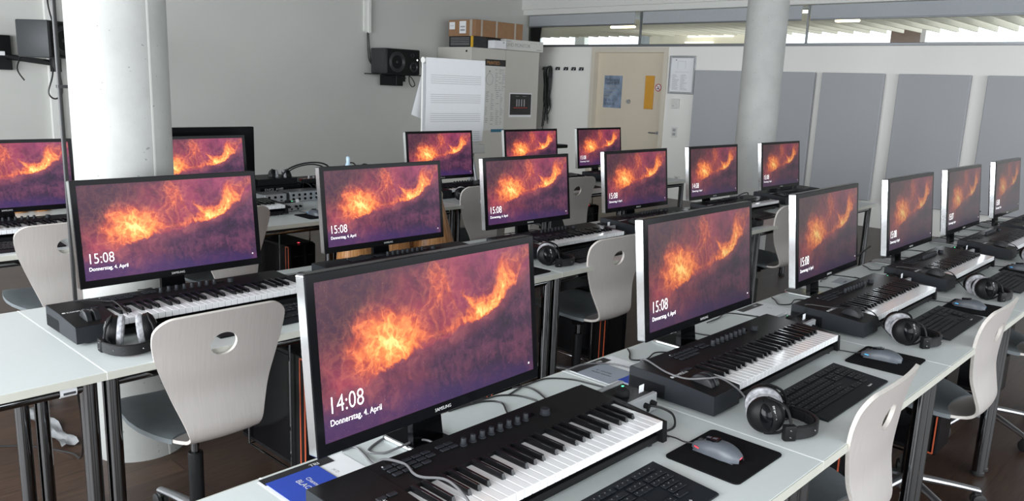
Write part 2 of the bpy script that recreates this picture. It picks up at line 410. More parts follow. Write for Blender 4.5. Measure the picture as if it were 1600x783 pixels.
def copy_tree(o, parent=None):
    c = o.copy(); COL.objects.link(c)
    if parent: c.parent = parent; c.matrix_parent_inverse = o.matrix_parent_inverse
    for ch in list(o.children):
        if ch.name in COL.objects: copy_tree(ch, c)
    return c
USED = {}
def place(proto, loc, rz, label):
    """the first placement moves the prototype, later ones copy it with its parts"""
    if proto.name not in USED: USED[proto.name] = 1; o = proto
    else: o = copy_tree(proto)
    o.location = loc; o.rotation_euler = (0, 0, rz); o['label'] = label
    return o
ORD = ['first', 'second', 'third', 'fourth', 'fifth', 'sixth', 'seventh', 'eighth']
ROW = ['front', 'middle', 'back']

# ------------------------------------------------------------------ room
ZC = 3.0; XW = 8.51; YL = 8.85; XB = -4.5; YB = -4.5
struct('floor', MB().box(XB-0.2, XW, YB-0.2, YL, -0.1, 0), 'floor_planks')
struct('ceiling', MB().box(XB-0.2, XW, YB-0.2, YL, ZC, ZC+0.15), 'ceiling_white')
struct('wall_left', MB().box(XB-0.2, XW+0.14, YL, YL+0.2, 0, ZC+0.15), 'plaster', 'grey plaster wall behind the desk rows')
# partition with the door: pieces around the door recess
b = MB()
b.box(XW, XW+0.14, YB, 6.02, 0, 2.2); b.box(XW, XW+0.14, 7.43, YL, 0, 2.2); b.box(XW, XW+0.14, 6.02, 7.43, 2.19, 2.2)
struct('wall_right', b, 'partition_white', 'white partition wall with the door and the fabric panels')
b = MB()
b.box(XW-0.015, XW+0.15, 6.02, 6.09, 0, 2.19); b.box(XW-0.015, XW+0.15, 7.36, 7.43, 0, 2.19); b.box(XW-0.015, XW+0.15, 6.09, 7.36, 2.115, 2.19)
d = struct('door_1', MB().box(8.60, 8.64, 6.09, 7.36, 0, 2.115), 'door_paint', 'beige door with a poster and an amber window slot')
obj('door_frame', b, 'frame_paint', d)
b = MB().box(8.585, 8.602, 6.29, 6.445, 1.285, 1.78, 0.002)
obj('amber_panel', b, 'amber_card', d, label='amber covered window slot')
b = MB(); b.cyl((8.60, 6.735, 1.385), (8.575, 6.735, 1.385), 0.035, 0.030, 20); b.cyl((8.575, 6.735, 1.385), (8.57, 6.735, 1.385), 0.016, 0.014, 12)
obj('lock_knob', b, 'satin_metal', d)
b = MB(); b.cyl((8.60, 6.17, 0.94), (8.55, 6.17, 0.94), 0.011); b.tube([(8.55, 6.165, 0.94), (8.545, 6.2, 0.94), (8.548, 6.30, 0.94)], 0.011); b.cyl((8.60, 6.17, 0.94), (8.592, 6.17, 0.94), 0.027)
obj('door_handle', b, 'satin_metal', d)
# clerestory band: sill, head, mullions, glass
struct('trim_1', MB().box(XW-0.03, XW+0.14, YB, YL, 2.2, 2.235, 0.004), 'alu_dark', 'dark metal sill under the high window band')
struct('trim_2', MB().box(XW-0.10, XW+0.14, YB, YL, 2.705, ZC, 0.004), 'white_paint', 'white fascia above the high window band')
struct('trim_3', MB().box(XW-0.14, XW-0.10, YB, YL, 2.79, ZC, 0.003), 'white_paint', 'upper white fascia board under the ceiling')
for i, (y0, y1) in enumerate(((YB, -1.19), (-1.17, 1.40), (1.42, 3.99), (4.01, 6.57), (6.59, YL))):
    g = struct('window_%d' % (i+1), MB().box(XW+0.05, XW+0.062, y0, y1, 2.235, 2.705), 'clear_glass', 'high glass pane above the partition')
    if i < 4:
        obj('mullion', MB().box(XW+0.04, XW+0.075, y1, y1+0.02, 2.235, 2.705), 'alu_dark', g)
for i, (y0, y1) in enumerate(((-1.1, 1.36), (1.46, 3.94), (4.06, 6.50), (6.65, 8.78))):
    e = thing('roller_blind', 'grey roller blind drawn slightly down at the high window, %s' % ('right edge of the view', 'above the right fabric panels', 'right of the door', 'above the beige door')[i], 'blind', (XW-0.01, (y0+y1)/2, 2.70), 0, 'roller blinds of the high window band')
    h = (y1-y0)/2
    obj('blind_cloth', MB().box(-0.006, 0.006, -h, h, -0.165, 0, 0.0), 'blind_fabric', e)
    obj('bottom_bar', MB().box(-0.012, 0.012, -h, h, -0.185, -0.165, 0.004), 'alu_dark', e)
# window walls beside and behind the camera
def window_wall(name, along, c, a0, a1, n, wn):
    b = MB()
    def bx(p0, p1, z0, z1, d=0.0):
        if along == 'y': b.box(c-0.2, c, p0, p1, z0, z1)
        else: b.box(p0, p1, c-0.2, c, z0, z1)
    bx(a0, a1, 0, 0.7); bx(a0, a1, 2.8, ZC)
    struct(name, b, 'plaster')
    st = (a1-a0)/n
    for i in range(n+1):
        p = a0+i*st; f = MB()
        lo, hi = max(a0, p-0.05), min(a1, p+0.05)
        if along == 'y': f.box(c-0.1, c+0.02, lo, hi, 0.7, 2.8, 0.004)
        else: f.box(lo, hi, c-0.1, c+0.02, 0.7, 2.8, 0.004)
        struct('window_%d' % (wn+i), f, 'alu_dark', 'window post of the glazed wall')
window_wall('wall_window_side', 'y', XB, YB, YL, 7, 10)
window_wall('wall_back', 'x', YB, XB, XW, 7, 30)

# the next room seen through the glass band
struct('floor_next_room', MB().box(XW+0.14, 17, YB, 19, -0.1, 0), 'next_floor')
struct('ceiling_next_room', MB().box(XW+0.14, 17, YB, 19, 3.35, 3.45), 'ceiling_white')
b = MB(); b.box(17, 17.2, YB, 19, 0, 1.9); b.box(17, 17.2, YB, 19, 3.2, 3.45)
for y in (-3, 0.6, 5.2, 9.8, 14.4): b.box(17, 17.2, y, y+0.35, 1.9, 3.2)
struct('wall_next_room', b, 'partition_white')
b = MB(); b.box(XW+0.14, 17, 19, 19.2, 0, 3.45); b.box(XW+0.14, 17, YB-0.2, YB, 0, 3.45); struct('wall_next_room_side', b, 'partition_white')
e = thing('slatted_ceiling', 'pale slatted ceiling of the next room seen through the high glass', 'ceiling slats', (0, 0, 0))
s0 = MB().box(-1.3, 1.3, -0.012, 0.012, -0.05, 0.05).mesh('slat', 'frame_paint')
for k in range(64): obj('slat', s0, None, e, (10.5, -2.6+k*0.26, 2.635))
for k, (x, y, r) in enumerate(((9.1, 7.30, 0.23), (9.1, 4.306, 0.06), (9.1, 3.71, 0.155))):
    e = thing('ceiling_lamp', 'warm glowing ceiling lamp %s' % ('seen above the door', 'beside the thin pillar', 'right of the thin pillar')[k], 'lamp', (x, y, (2.545, 2.69, 2.558)[k]), PI/2, 'warm lamps behind the high glass')
    obj('lamp_tube', MB().box(-r, r, -0.04, 0.04, -0.02, 0.015, 0.012), 'lamp_glow', e)
    obj('lamp_housing', MB().box(-r-0.01, r+0.01, -0.045, 0.045, 0.015, 0.03, 0.004), 'alu_dark', e)
b = MB().box(12.0, 12.1, 6.5, 8.75, 0, 3.35); struct('wall_next_room_partition', b, 'door_paint')
mat('tube_glow', (1, 1, 0.95), 0.5, emit=(1, 1, 0.95), estr=1.6)
for k, (y0, y1, z) in enumerate(((6.9, 7.85, 2.59), (7.3, 7.9, 2.48))):
    e = thing('tube_lamp', '%s white tube lamp on the cream wall behind the glass' % ('upper', 'lower')[k], 'lamp', (11.95, (y0+y1)/2, z), PI/2, 'white tube lamps of the next room')
    obj('lamp_tube', MB().box(-(y1-y0)/2, (y1-y0)/2, -0.02, 0.02, -0.012, 0.012, 0.005), 'tube_glow', e)
b = MB().box(13.0, 13.25, 4.02, 4.5, 0, 3.35); tag(obj('wooden_post', b, 'door_brown'), 'dark brown post seen through the high glass', 'post')
b = MB().box(13.4, 13.6, 9.6, 10.0, 0, 3.35); tag(obj('grey_post', b, 'alu_dark'), 'dark grey post behind the glass above the door', 'post')

# concrete columns
def column(name, x, y, r, lab):
    pr = [(r, 0), (r, ZC)]
    o = struct(name, MB().lathe(pr, 96), 'concrete', lab, (x, y, 0)); o['kind'] = 'structure'
    return o
cA = column('trim_4', -0.512, 2.697, 0.181, 'thick bare concrete column at the left between the desk rows')
obj('casting_seam', MB().box(0.0, 0.0022, -0.004, 0.004, 0, ZC, M=Matrix.Rotation(math.radians(-75), 4, 'Z') @ Matrix.Translation((0.1803, 0, 0))), 'plaster', cA)
column('trim_5', 5.23, 2.885, 0.181, 'bare concrete column at the right in front of the fabric panels')
b = MB(); b.cyl((-0.707, 2.78, 0.0), (-0.707, 2.78, ZC), 0.0065); b.cyl((-0.697, 2.795, 0), (-0.697, 2.795, ZC), 0.005)
for z in (0.5, 1.5, 2.5): b.box(-0.712, -0.668, 2.772, 2.80, z, z+0.012)
tag(obj('conduit_pipe', b, 'cable_black'), 'thin dark conduit running up beside the thick column', 'pipe')
b = MB().box(1.118, 1.222, YL-0.05, YL, 0, ZC, 0.004)
struct('trim_6', b, 'white_paint', 'white vertical trunking on the left wall by the thick column')
b = MB(); b.box(5.15, 5.20, YL-0.04, YL, 2.22, ZC, 0.003); b.box(5.20, 5.245, YL-0.075, YL, 2.20, ZC, 0.003)
tag(obj('cable_trunking', b, 'white_paint'), 'white cable trunking ending above the wall speaker', 'trunking')

# ------------------------------------------------------------------ desks
def make_desk():
    t = thing('desk', '', 'desk', group=None)
    b = MB(); b.box(0.0015, 0.9985, 0.001, 0.799, 0.7175, 0.74, 0.0015)
    obj('desktop', b, 'desk_top', t)
    obj('edge_band', MB().box(0.001, 0.999, -0.0015, 0.001, 0.7165, 0.7395, 0.0004), 'desk_edge', t)
    obj('edge_band', MB().box(0.001, 0.999, 0.799, 0.8015, 0.7165, 0.7395, 0.0004), 'desk_edge', t)
    for x in (0.0, 0.998): obj('side_band', MB().box(x, x+0.002, -0.001, 0.801, 0.7165, 0.7402), 'band_white', t)
    b = MB()
    for y in (0.062, 0.738): b.cyl((0.03, y, 0.688), (0.97, y, 0.688), 0.015)
    for x in (0.031, 0.969): b.cyl((x, 0.06, 0.688), (x, 0.74, 0.688), 0.015)
    obj('frame_rail', b, 'chrome', t)
    lg = MB(); lg.cyl((0, 0, 0.02), (0, 0, 0.7165), 0.0235, n=24)
    lm = lg.mesh('leg', 'chrome'); fm = MB().lathe([(0.020, 0), (0.027, 0.003), (0.027, 0.014), (0.022, 0.02)], 20).mesh('foot', 'rubber')
    for x in (0.031, 0.969):
        for y in (0.062, 0.738):
            l = obj('leg', lm, None, t, (x, y, 0)); obj('foot', fm, None, l)
    return t
RY = (0.0, 1.6425, 3.41)
desk = make_desk()
for r, (n0, n1) in enumerate(((-2, 5), (-2, 5), (-1, 5))):
    for i, k in enumerate(range(n0, n1)):
        if r == 0 and k == 4: pass
        d = place(desk, (k, RY[r], 0), 0, 'light grey desk on chrome legs, %s from the left in the %s row' % (ORD[i], ROW[r]))
        d['group'] = 'desks of the %s row' % ROW[r]
for i, k in enumerate((-1, 0, 1)):
    d = place(desk, (k+0.1, 4.24, 0), 0, 'light grey desk pushed behind the back row, %s' % ('under the little drums', 'under the large black display', 'under the rack gear')[i])
    d['group'] = 'desks behind the back row'

# ------------------------------------------------------------------ monitors
MW, MH, TILT = 0.677, 0.370, 0.105
def make_monitor(clock, signal=True):
    t = thing('monitor', '', 'monitor')
    R = Matrix.Translation((0, 0, 0.0994)) @ Matrix.Rotation(-TILT, 4, 'X')   # panel leans back about its lower edge
    b = MB(); b.rrect(0.0006, MW-0.0006, 0.0006, MH-0.001, 0.004, 0.001, 0.027, M=R @ Matrix.Rotation(PI/2, 4, 'X') @ Matrix.Scale(-1, 4, (0, 0, 1)))
    obj('silver_rim', b, 'silver_rim', t)
    b = MB(); b.box(0.004, MW-0.004, 0.0015, 0.0275, MH-0.003, MH+0.0003, 0.0004, M=R); obj('top_rim', b, 'rim_dim_reflection', t)  # dark strip laid over the silver rim, imitating its dim reflection
    b = MB(); b.box(0, MW, -0.004, 0.0015, 0, MH, 0.0012, M=R)
    obj('bezel', b, 'bezel_black', t)
    b = MB(); b.box(0.02, MW-0.02, 0.0262, 0.038, 0.015, MH-0.02, 0.008, M=R); obj('rear_cover', b, 'matte_black', t)
    x0, x1, z0, z1 = 0.019, MW-0.019, 0.026, MH-0.018
    b = MB(); b.add([(x0, -0.0045, z0), (x1, -0.0045, z0), (x1, -0.0045, z1), (x0, -0.0045, z1)], [(0, 1, 2, 3)], R)
    me = b.mesh('screen', 'nebula_screen', fix=False)
    ul = me.uv_layers.new(name='UVMap')
    for li, c in zip(range(4), ((0, 0), (1, 0), (1, 1), (0, 1))): ul.data[li].uv = c
    sc = obj('screen', me, None, t)
    TX = R @ Matrix.Translation((0, -0.0052, 0)) @ Matrix.Rotation(PI/2, 4, 'X')
    b = MB(); b.text(clock, 0.051, TX @ Matrix.Translation((0.030, 0.083, 0)) @ Matrix.Diagonal((0.80, 1, 1, 1)), depth=0.0, thin=-0.0005)
    obj('clock_digits', b, 'screen_text', sc, fix=False); b = MB()
    b.text('Donnerstag, 4. April', 0.0185, TX @ Matrix.Translation((0.033, 0.058, 0)) @ Matrix.Diagonal((0.86, 1, 1, 1)), depth=0.0)
    obj('date_line', b, 'screen_text', sc, fix=False)
    obj('network_mark', MB().box(0, 0.004, -0.0053, -0.0050, 0, 0.004, M=R @ Matrix.Translation((x1-0.02, 0, 0.045))), 'screen_text', sc)
    b = MB(); b.text('SAMSUNG', 0.011, TX @ Matrix.Translation((MW/2, 0.009, 0)), align='CENTER', depth=0.0001)
    obj('maker_mark', b, 'legend_white', t, fix=False)
    # neck and T foot
    c = MW/2
    b = MB(); b.prism([(c-0.040, 0.006), (c+0.055, 0.006), (c+0.045, 0.16), (c-0.035, 0.16)], 0.020, 0.038, 'y', M=Matrix.Rotation(-0.1, 4, 'X') @ Matrix.Translation((0, 0.03, 0)))
    obj('stand_neck', b, 'gloss_black', t)
    b = MB(); b.rrect(c-0.045, c+0.06, -0.11, 0.165, 0.03, 0.002, 0.012)
    o = obj('stand_base', b, 'gloss_black', t)
    rim = []
    for cx, cy, a0 in ((c+0.03, 0.135, 0), (c-0.015, 0.135, PI/2), (c-0.015, -0.08, PI), (c+0.03, -0.08, 1.5*PI)):
        rim += [(cx+0.032*math.cos(a0+k*PI/8), cy+0.032*math.sin(a0+k*PI/8), 0.006) for k in range(5)]
    b = MB().tube(rim, 0.0058, 8, smooth=False, closed=True)
    obj('chrome_edge', b, 'silver_rim', o)
    return t
mons = {c: make_monitor(c) for c in ('15:08', '14:08', '15:07')}
MR = [[(-0.974, '14:08'), (0.163, '15:08'), (1.19, '15:08'), (2.185, '15:08'), (3.118, '15:07'), (4.143, '15:08')],
      [(-0.864, '15:08'), (0.110, '15:08'), (1.075, '15:08'), (2.09, '15:08'), (3.04, '14:08'), (4.10, '15:08')],
      [(-0.945, '15:08'), (0.055, '15:08'), (2.015, '15:08'), (3.06, '15:08'), (4.02, '15:08')]]
MY = (0.622, 2.225, 4.0)
ANG = [[1.8, 0.6, 1.8, 0, 0, 0], [0]*6, [0]*5]
for r in range(3):
    for i, (x, c) in enumerate(MR[r]):
        o = place(mons[c], (x, MY[r], 0.74), math.radians(ANG[r][i]), 'black monitor with silver rim and nebula picture, %s from the left in the %s row' % (ORD[i], ROW[r]))
        o['group'] = 'monitors of the %s row' % ROW[r]

# ------------------------------------------------------------------ music keyboards
def make_piano():
    t = thing('music_keyboard', '', 'music keyboard')
    L, D = 0.830, 0.272
    b = MB(); b.box(0.137, 0.812, 0.012, 0.15, 0.008, 0.026, 0.002); b.box(0.0, L, 0.15, D, 0.008, 0.05, 0.002)
    b.prism([(0.0, 0.008), (0.004, 0.058), (0.15, 0.071), (D-0.003, 0.074), (D, 0.070), (D, 0.008)], 0.812, L, 'x')
    o = obj('lower_case', b, 'matte_black', t)
    b = MB(); b.prism([(0.0, 0.008), (0.003, 0.058), (0.006, 0.061), (0.15, 0.0722), (D-0.003, 0.0745), (D, 0.0715), (D, 0.008)], 0.0, 0.137, 'x')
    obj('wheel_block', b, 'kb_side', t)
    b = MB(); b.prism([(0.1495, 0.050), (0.1495, 0.072), (D-0.003, 0.0746), (D, 0.0716), (D, 0.050)], 0.1372, 0.812, 'x')
    b.prism([(0.004, 0.061), (0.152, 0.0732), (D-0.004, 0.0756), (D-0.004, 0.0745), (0.152, 0.0720), (0.004, 0.0600)], 0.001, 0.136, 'x')
    obj('top_panel', b, 'matte_black', t)
    b = MB()
    for x in (0.04, L-0.04):
        for y in (0.03, D-0.03): b.lathe([(0.012, 0), (0.012, 0.009)], 12, Matrix.Translation((x, y, 0)))
    obj('rubber_foot', b, 'rubber', t)
    p = 0.675/29
    wk = MB().box(0.0006, p-0.0006, 0.004, 0.1495, 0.043, 0.0635, 0.0012).mesh('white_key', 'white_key')
    bk = MB().add([(0, 0.056, 0.058), (0.012, 0.056, 0.058), (0.012, 0.15, 0.058), (0, 0.15, 0.058),
                   (0.0018, 0.063, 0.0755), (0.0102, 0.063, 0.0755), (0.0102, 0.15, 0.0765), (0.0018, 0.15, 0.0765)],
                  [(0, 3, 2, 1), (4, 5, 6, 7), (0, 1, 5, 4), (1, 2, 6, 5), (2, 3, 7, 6), (3, 0, 4, 7)])
    bb = bmesh.new(); mm = bk.mesh('black_key', 'black_key'); bb.from_mesh(mm)
    bmesh.ops.bevel(bb, geom=bb.edges[:], offset=0.0012, segments=2, affect='EDGES'); bb.to_mesh(mm); bb.free()
    for k in range(29):
        obj('white_key', wk, None, t, (0.137+k*p, 0, 0))
        if k % 7 in (0, 1, 3, 4, 5) and k < 28:
            obj('black_key', mm, None, t, (0.137+(k+1)*p-0.006+{0: -0.002, 1: 0.002, 3: -0.003, 4: 0, 5: 0.003}[k % 7], 0, 0))
    # buttons, screen, knobs
    bt = MB().box(-0.0105, 0.0105, -0.0055, 0.0055, 0, 0.0035, 0.001).mesh('panel_button', 'kb_side')
    for r_ in range(3):
        for c_ in range(5):
            if r_ == 2 and c_ > 3: continue
            obj('panel_button', bt, None, t, (0.165+c_*0.025, 0.236-r_*0.0165, 0.0742-0.0003*r_))
    for c_ in range(2):
        for r_ in range(2): obj('panel_button', bt, None, t, (0.305+c_*0.024, 0.236-r_*0.0165, 0.0742))
    kn = MB(); kn.lathe([(0.0085, 0), (0.0085, 0.003), (0.0062, 0.004), (0.0058, 0.016), (0.005, 0.0172)], 16)
    kn.box(-0.0007, 0.0007, 0, 0.006, 0.0172, 0.0176)
    km = kn.mesh('rotary_knob', 'kb_side')
    for k in range(8): obj('rotary_knob', km, None, t, (0.352+k*0.0283, 0.212, 0.0735))
    b = MB(); b.lathe([(0.013, 0), (0.013, 0.002), (0.0115, 0.003), (0.0112, 0.013), (0.010, 0.0145)], 24)
    obj('encoder_knob', b, 'kb_side', t, (0.612, 0.206, 0.0735))
    obj('display', MB().box(0.566, 0.592, 0.215, 0.23, 0.0735, 0.0747), 'gloss_black', t)
    obj('status_light', MB().box(0.155, 0.158, 0.239, 0.2425, 0.0775, 0.0780), 'legend_white', t)
    b = MB()
    T = Matrix.Translation((0.006, 0.135, 0.0733)) @ Matrix.Rotation(0.08, 4, 'X')
    b.text('KOMPLETE', 0.0145, T @ Matrix.Translation((0.014, 0, 0)) @ Matrix.Diagonal((0.95, 1, 1, 1)), depth=0.0001)
    b.lathe([(0.0055, 0), (0.0055, 0.0003)], 14, T @ Matrix.Translation((0.006, 0.005, 0)))
    obj('panel_lettering', b, 'legend_white', t, fix=False)
    # pitch and modulation wheels
    for k, nm in enumerate(('pitch_wheel', 'modulation_wheel')):
        x = 0.045+k*0.026
        b = MB(); b.lathe([(0.033, 0), (0.036, 0.002), (0.036, 0.016), (0.033, 0.018)], 48, Matrix.Translation((x, 0.072, 0.056)) @ Matrix.Rotation(PI/2, 4, 'Y'))
        obj(nm, b, 'wheel_dark', t)
    obj('case_button', bt, None, t, (0.108, 0.148, 0.0722)); obj('case_button', bt, None, t, (0.083, 0.148, 0.0722))
    return t
piano = make_piano()
PK = [[(-1.03, 0.303), (0.02, 0.302), (1.055, 0.30), (2.07, 0.315), (3.19, 0.305), (4.15, 0.31)],
      [(-0.985, 1.915), (0.03, 1.93), (1.03, 1.90), (2.05, 1.96), (3.12, 1.99), (4.17, 2.05)],
      [(-1.06, 3.70), (0.0, 3.70), (2.05, 3.70), (3.05, 3.70), (4.05, 3.70)]]
for r in range(3):
    for i, (x, y) in enumerate(PK[r]):
        o = place(piano, (x, y, 0.7405), 0, 'black 49 key music keyboard, %s from the left on the %s row of desks' % (ORD[i], ROW[r]))
        o['group'] = 'music keyboards of the %s row' % ROW[r]

# ------------------------------------------------------------------ computer keyboards
def make_pckb():
    t = thing('computer_keyboard', '', 'computer keyboard')
    W_, D_ = 0.442, 0.168
    b = MB(); b.prism([(0, 0), (0, 0.004), (0.006, 0.006), (D_, 0.017), (D_, 0)], 0, W_, 'x')
    obj('keyboard_case', b, 'key_cap', t)
    M = Matrix.Translation((0, 0, 0.0063)) @ Matrix.Rotation(0.068, 4, 'X')
    def cap(w_, name='keycap'):
        b = MB(); b.box(0, w_, 0, 0.0155, 0, 0.0032, 0.001, M=Matrix.Rotation(0.068, 4, 'X'))
        b.box(0.005, 0.0068, 0.008, 0.0108, 0.0032, 0.0034, M=Matrix.Rotation(0.068, 4, 'X'), mi=1)
        return b.mesh(name, ['key_cap', 'legend_grey'])
    c1, c15, c2, c6 = cap(0.0160), cap(0.0250), cap(0.0345), cap(0.108)
    def row(y, items, x=0.010):
        for kind in items:
            if kind == 'g': x += 0.0085; continue
            me, w_ = {'1': (c1, 0.018), 'm': (c15, 0.027), '2': (c2, 0.0365), 's': (c6, 0.11)}[kind]
            p = M @ Vector((x, y, 0)); obj('keycap', me, None, t, p); x += w_
    row(0.142, '1g1111g1111g1111g111g1111')
    row(0.118, '1'*13+'2g111g1111'); row(0.099, 'm'+'1'*12+'mg111g1111')
    row(0.080, 'm1'+'1'*11+'2g'); row(0.061, '2'+'1'*11+'mgg'); row(0.042, 'm1ms1m1mg111g2')
    for y in (0.080, 0.061): row(y, '111', x=0.360)
    b = MB(); b.text('logitech', 0.009, M @ Matrix.Translation((0.34, 0.020, 0.0003)), depth=0.0001)
    obj('maker_mark', b, 'legend_white', t, fix=False)
    return t
pckb = make_pckb()
KB = [[(-0.775, 0.087), (0.236, 0.086), (1.30, 0.085), (2.36, 0.085), (3.4, 0.09)],
      [(-0.62, 1.72), (0.33, 1.70), (1.22, 1.715), (2.3, 1.74), (3.17, 1.81)],
      [(-0.95, 3.47), (3.3, 3.50)]]
for r in range(3):
    for i, (x, y) in enumerate(KB[r]):
        o = place(pckb, (x, y, 0.7405), 0, 'flat black computer keyboard, %s from the left on the %s row of desks' % (ORD[i], ROW[r]))
        o['group'] = 'computer keyboards of the %s row' % ROW[r]

# ------------------------------------------------------------------ mouse pads and mice
def make_pad():
    me = MB().rrect(-0.112, 0.112, -0.095, 0.095, 0.014, 0, 0.0035).mesh('mouse_pad', 'pad_cloth')
    return me
padm = make_pad()
def make_mouse(col):
    t = thing('mouse', '', 'mouse')
    def P(i, j):
        s = i/20; a = PI*j/14
        y = -0.062+0.124*s
        wd = 0.031*(math.sin(PI*min(1, max(0, 0.03+s*0.94)))**0.42)*(1-0.10*math.sin(PI*s)**6)*(1.04-0.10*s)
        hg = 0.039*(math.sin(PI*(0.04+0.90*s))**0.55)*(1.0-0.35*s)
        c, q = math.cos(a), math.sin(a)
        return (wd*math.copysign(abs(c)**0.65, c), y, 0.002+hg*abs(q)**0.8)
    b = MB(); b.grid(P, 20, 14); b.box(-0.024, 0.024, -0.052, 0.052, 0.0005, 0.003)
    obj('mouse_shell', b, 'mouse_grey', t)
    b = MB(); b.prism([(-0.012, 0.0), (-0.004, 0.022), (0.004, 0.022), (0.012, 0.0), (0.009, -0.012), (-0.009, -0.012)], 0.030, 0.0375, 'z', M=Matrix.Translation((0, 0.004, 0)) @ Matrix.Rotation(-0.13, 4, 'X'))
    obj('button_island', b, 'gloss_black', t)
    b = MB()
    for y in (-0.006, 0.010): b.box(-0.004, 0.004, y, y+0.011, 0.0375, 0.0385, 0.0005, M=Matrix.Translation((0, 0.004, 0)) @ Matrix.Rotation(-0.13, 4, 'X'))
    obj('centre_button', b, 'mouse_grey', t)
    b = MB(); b.cyl((0, 0.040, 0.018), (0.0, 0.0401, 0.018), 0.001)
    b = MB(); b.lathe([(0.009, -0.0035), (0.010, -0.002), (0.010, 0.002), (0.009, 0.0035)], 20, Matrix.Translation((0, 0.043, 0.017)) @ Matrix.Rotation(PI/2, 4, 'Y'))
    obj('scroll_wheel', b, 'rubber', t)
    b = MB(); b.tube([(-0.021, 0.049, 0.011), (-0.0245, 0.043, 0.012), (-0.0262, 0.036, 0.0115)], 0.0016, 6)
    b.tube([(-0.012, -0.055, 0.010), (0.002, -0.0575, 0.010), (0.012, -0.055, 0.010)], 0.0032, 6)
    obj('light_strip', b, col, t, label=('red' if col == 'led_red' else 'blue')+' glowing strip')
    b = MB(); b.tube([(0, 0.058, 0.008), (-0.006, 0.085, 0.004), (0.004, 0.12, 0.0), (-0.004, 0.17, -0.001)], 0.0018, 6)
    obj('mouse_cord', b, 'cable_black', t)
    return t
mice = {'r': make_mouse('led_red'), 'b': make_mouse('led_blue')}
PD = [[(-0.152, 0.175, 'r'), (0.885, 0.165, 'b'), (1.89, 0.16, 'b'), (2.95, 0.19, 'b')],
      [(-0.06, 1.78, 'b'), (0.86, 1.775, 'b'), (2.98, 1.80, 'b')],
      [(0.96, 3.58, 'b')]]
for r in range(3):
    for i, (x, y, c) in enumerate(PD[r]):
        rz = (0.0, 0.03, 0.02, 0.0)[i % 4]
        o = tag(obj('mouse_pad', padm, None, None, (x, y, 0.7402), (0, 0, rz)), 'black cloth mouse pad, %s from the left on the %s row of desks' % (ORD[i], ROW[r]), 'mouse pad', 'mouse pads of the %s row' % ROW[r])
        if r == 1 and i == 2: continue
        o = place(mice[c], (x-0.012+0.01*(i % 2), y+0.012, 0.7437), rz+0.12*(1 if r == 0 and i == 1 else 0), 'grey gaming mouse with %s lights, %s from the left on the %s row' % ('red' if c == 'r' else 'blue', ORD[i], ROW[r]))
        o['group'] = 'mice of the %s row' % ROW[r]

# ------------------------------------------------------------------ audio interfaces
def make_iface():
    t = thing('audio_interface', '', 'audio interface')
    b = MB(); b.box(0, 0.16, 0.010, 0.11, 0.006, 0.047, 0.003); obj('interface_case', b, 'matte_black', t)
    b = MB(); b.box(0.0, 0.162, 0.0, 0.014, 0.002, 0.052, 0.002); obj('front_plate', b, 'silver_paint', t)
    b = MB(); b.box(0.0, 0.162, 0.106, 0.120, 0.002, 0.052, 0.002); obj('rear_plate', b, 'silver_paint', t)
    for k, x in enumerate((0.025, 0.055, 0.105, 0.135)):
        b = MB(); b.cyl((x, 0.001, 0.030), (x, -0.014, 0.030), 0.008, 0.007); obj('front_knob', b, 'soft_black', t)
    b = MB()
    for x in (0.04, 0.075, 0.12): b.cyl((x, 0.0005, 0.014), (x, -0.003, 0.014), 0.006)
    obj('jack_socket', b, 'gloss_black', t)
    b = MB(); b.lathe([(0.020, 0), (0.020, 0.006), (0.017, 0.014), (0.015, 0.016)], 24, Matrix.Translation((0.085, 0.06, 0.047))); obj('volume_knob', b, 'soft_black', t)
    obj('status_light', MB().box(0.135, 0.141, 0.092, 0.097, 0.047, 0.0485), 'led_green', t)
    obj('paper_tab', MB().box(0.128, 0.150, 0.035, 0.036, 0.047, 0.068), 'paper', t, label='small white tab')
    return t
iface = make_iface()
IF = [[(-0.205, 0.435), (0.84, 0.45), (1.87, 0.45), (2.94, 0.46)], [(-0.15, 2.06), (1.86, 2.09)], [(0.84, 3.80)]]
for r in range(3):
    for i, (x, y) in enumerate(IF[r]):
        o = place(iface, (x, y, 0.7405), 0.02, 'small black and silver audio interface, %s from the left on the %s row' % (ORD[i], ROW[r]))
        o['group'] = 'audio interfaces of the %s row' % ROW[r]

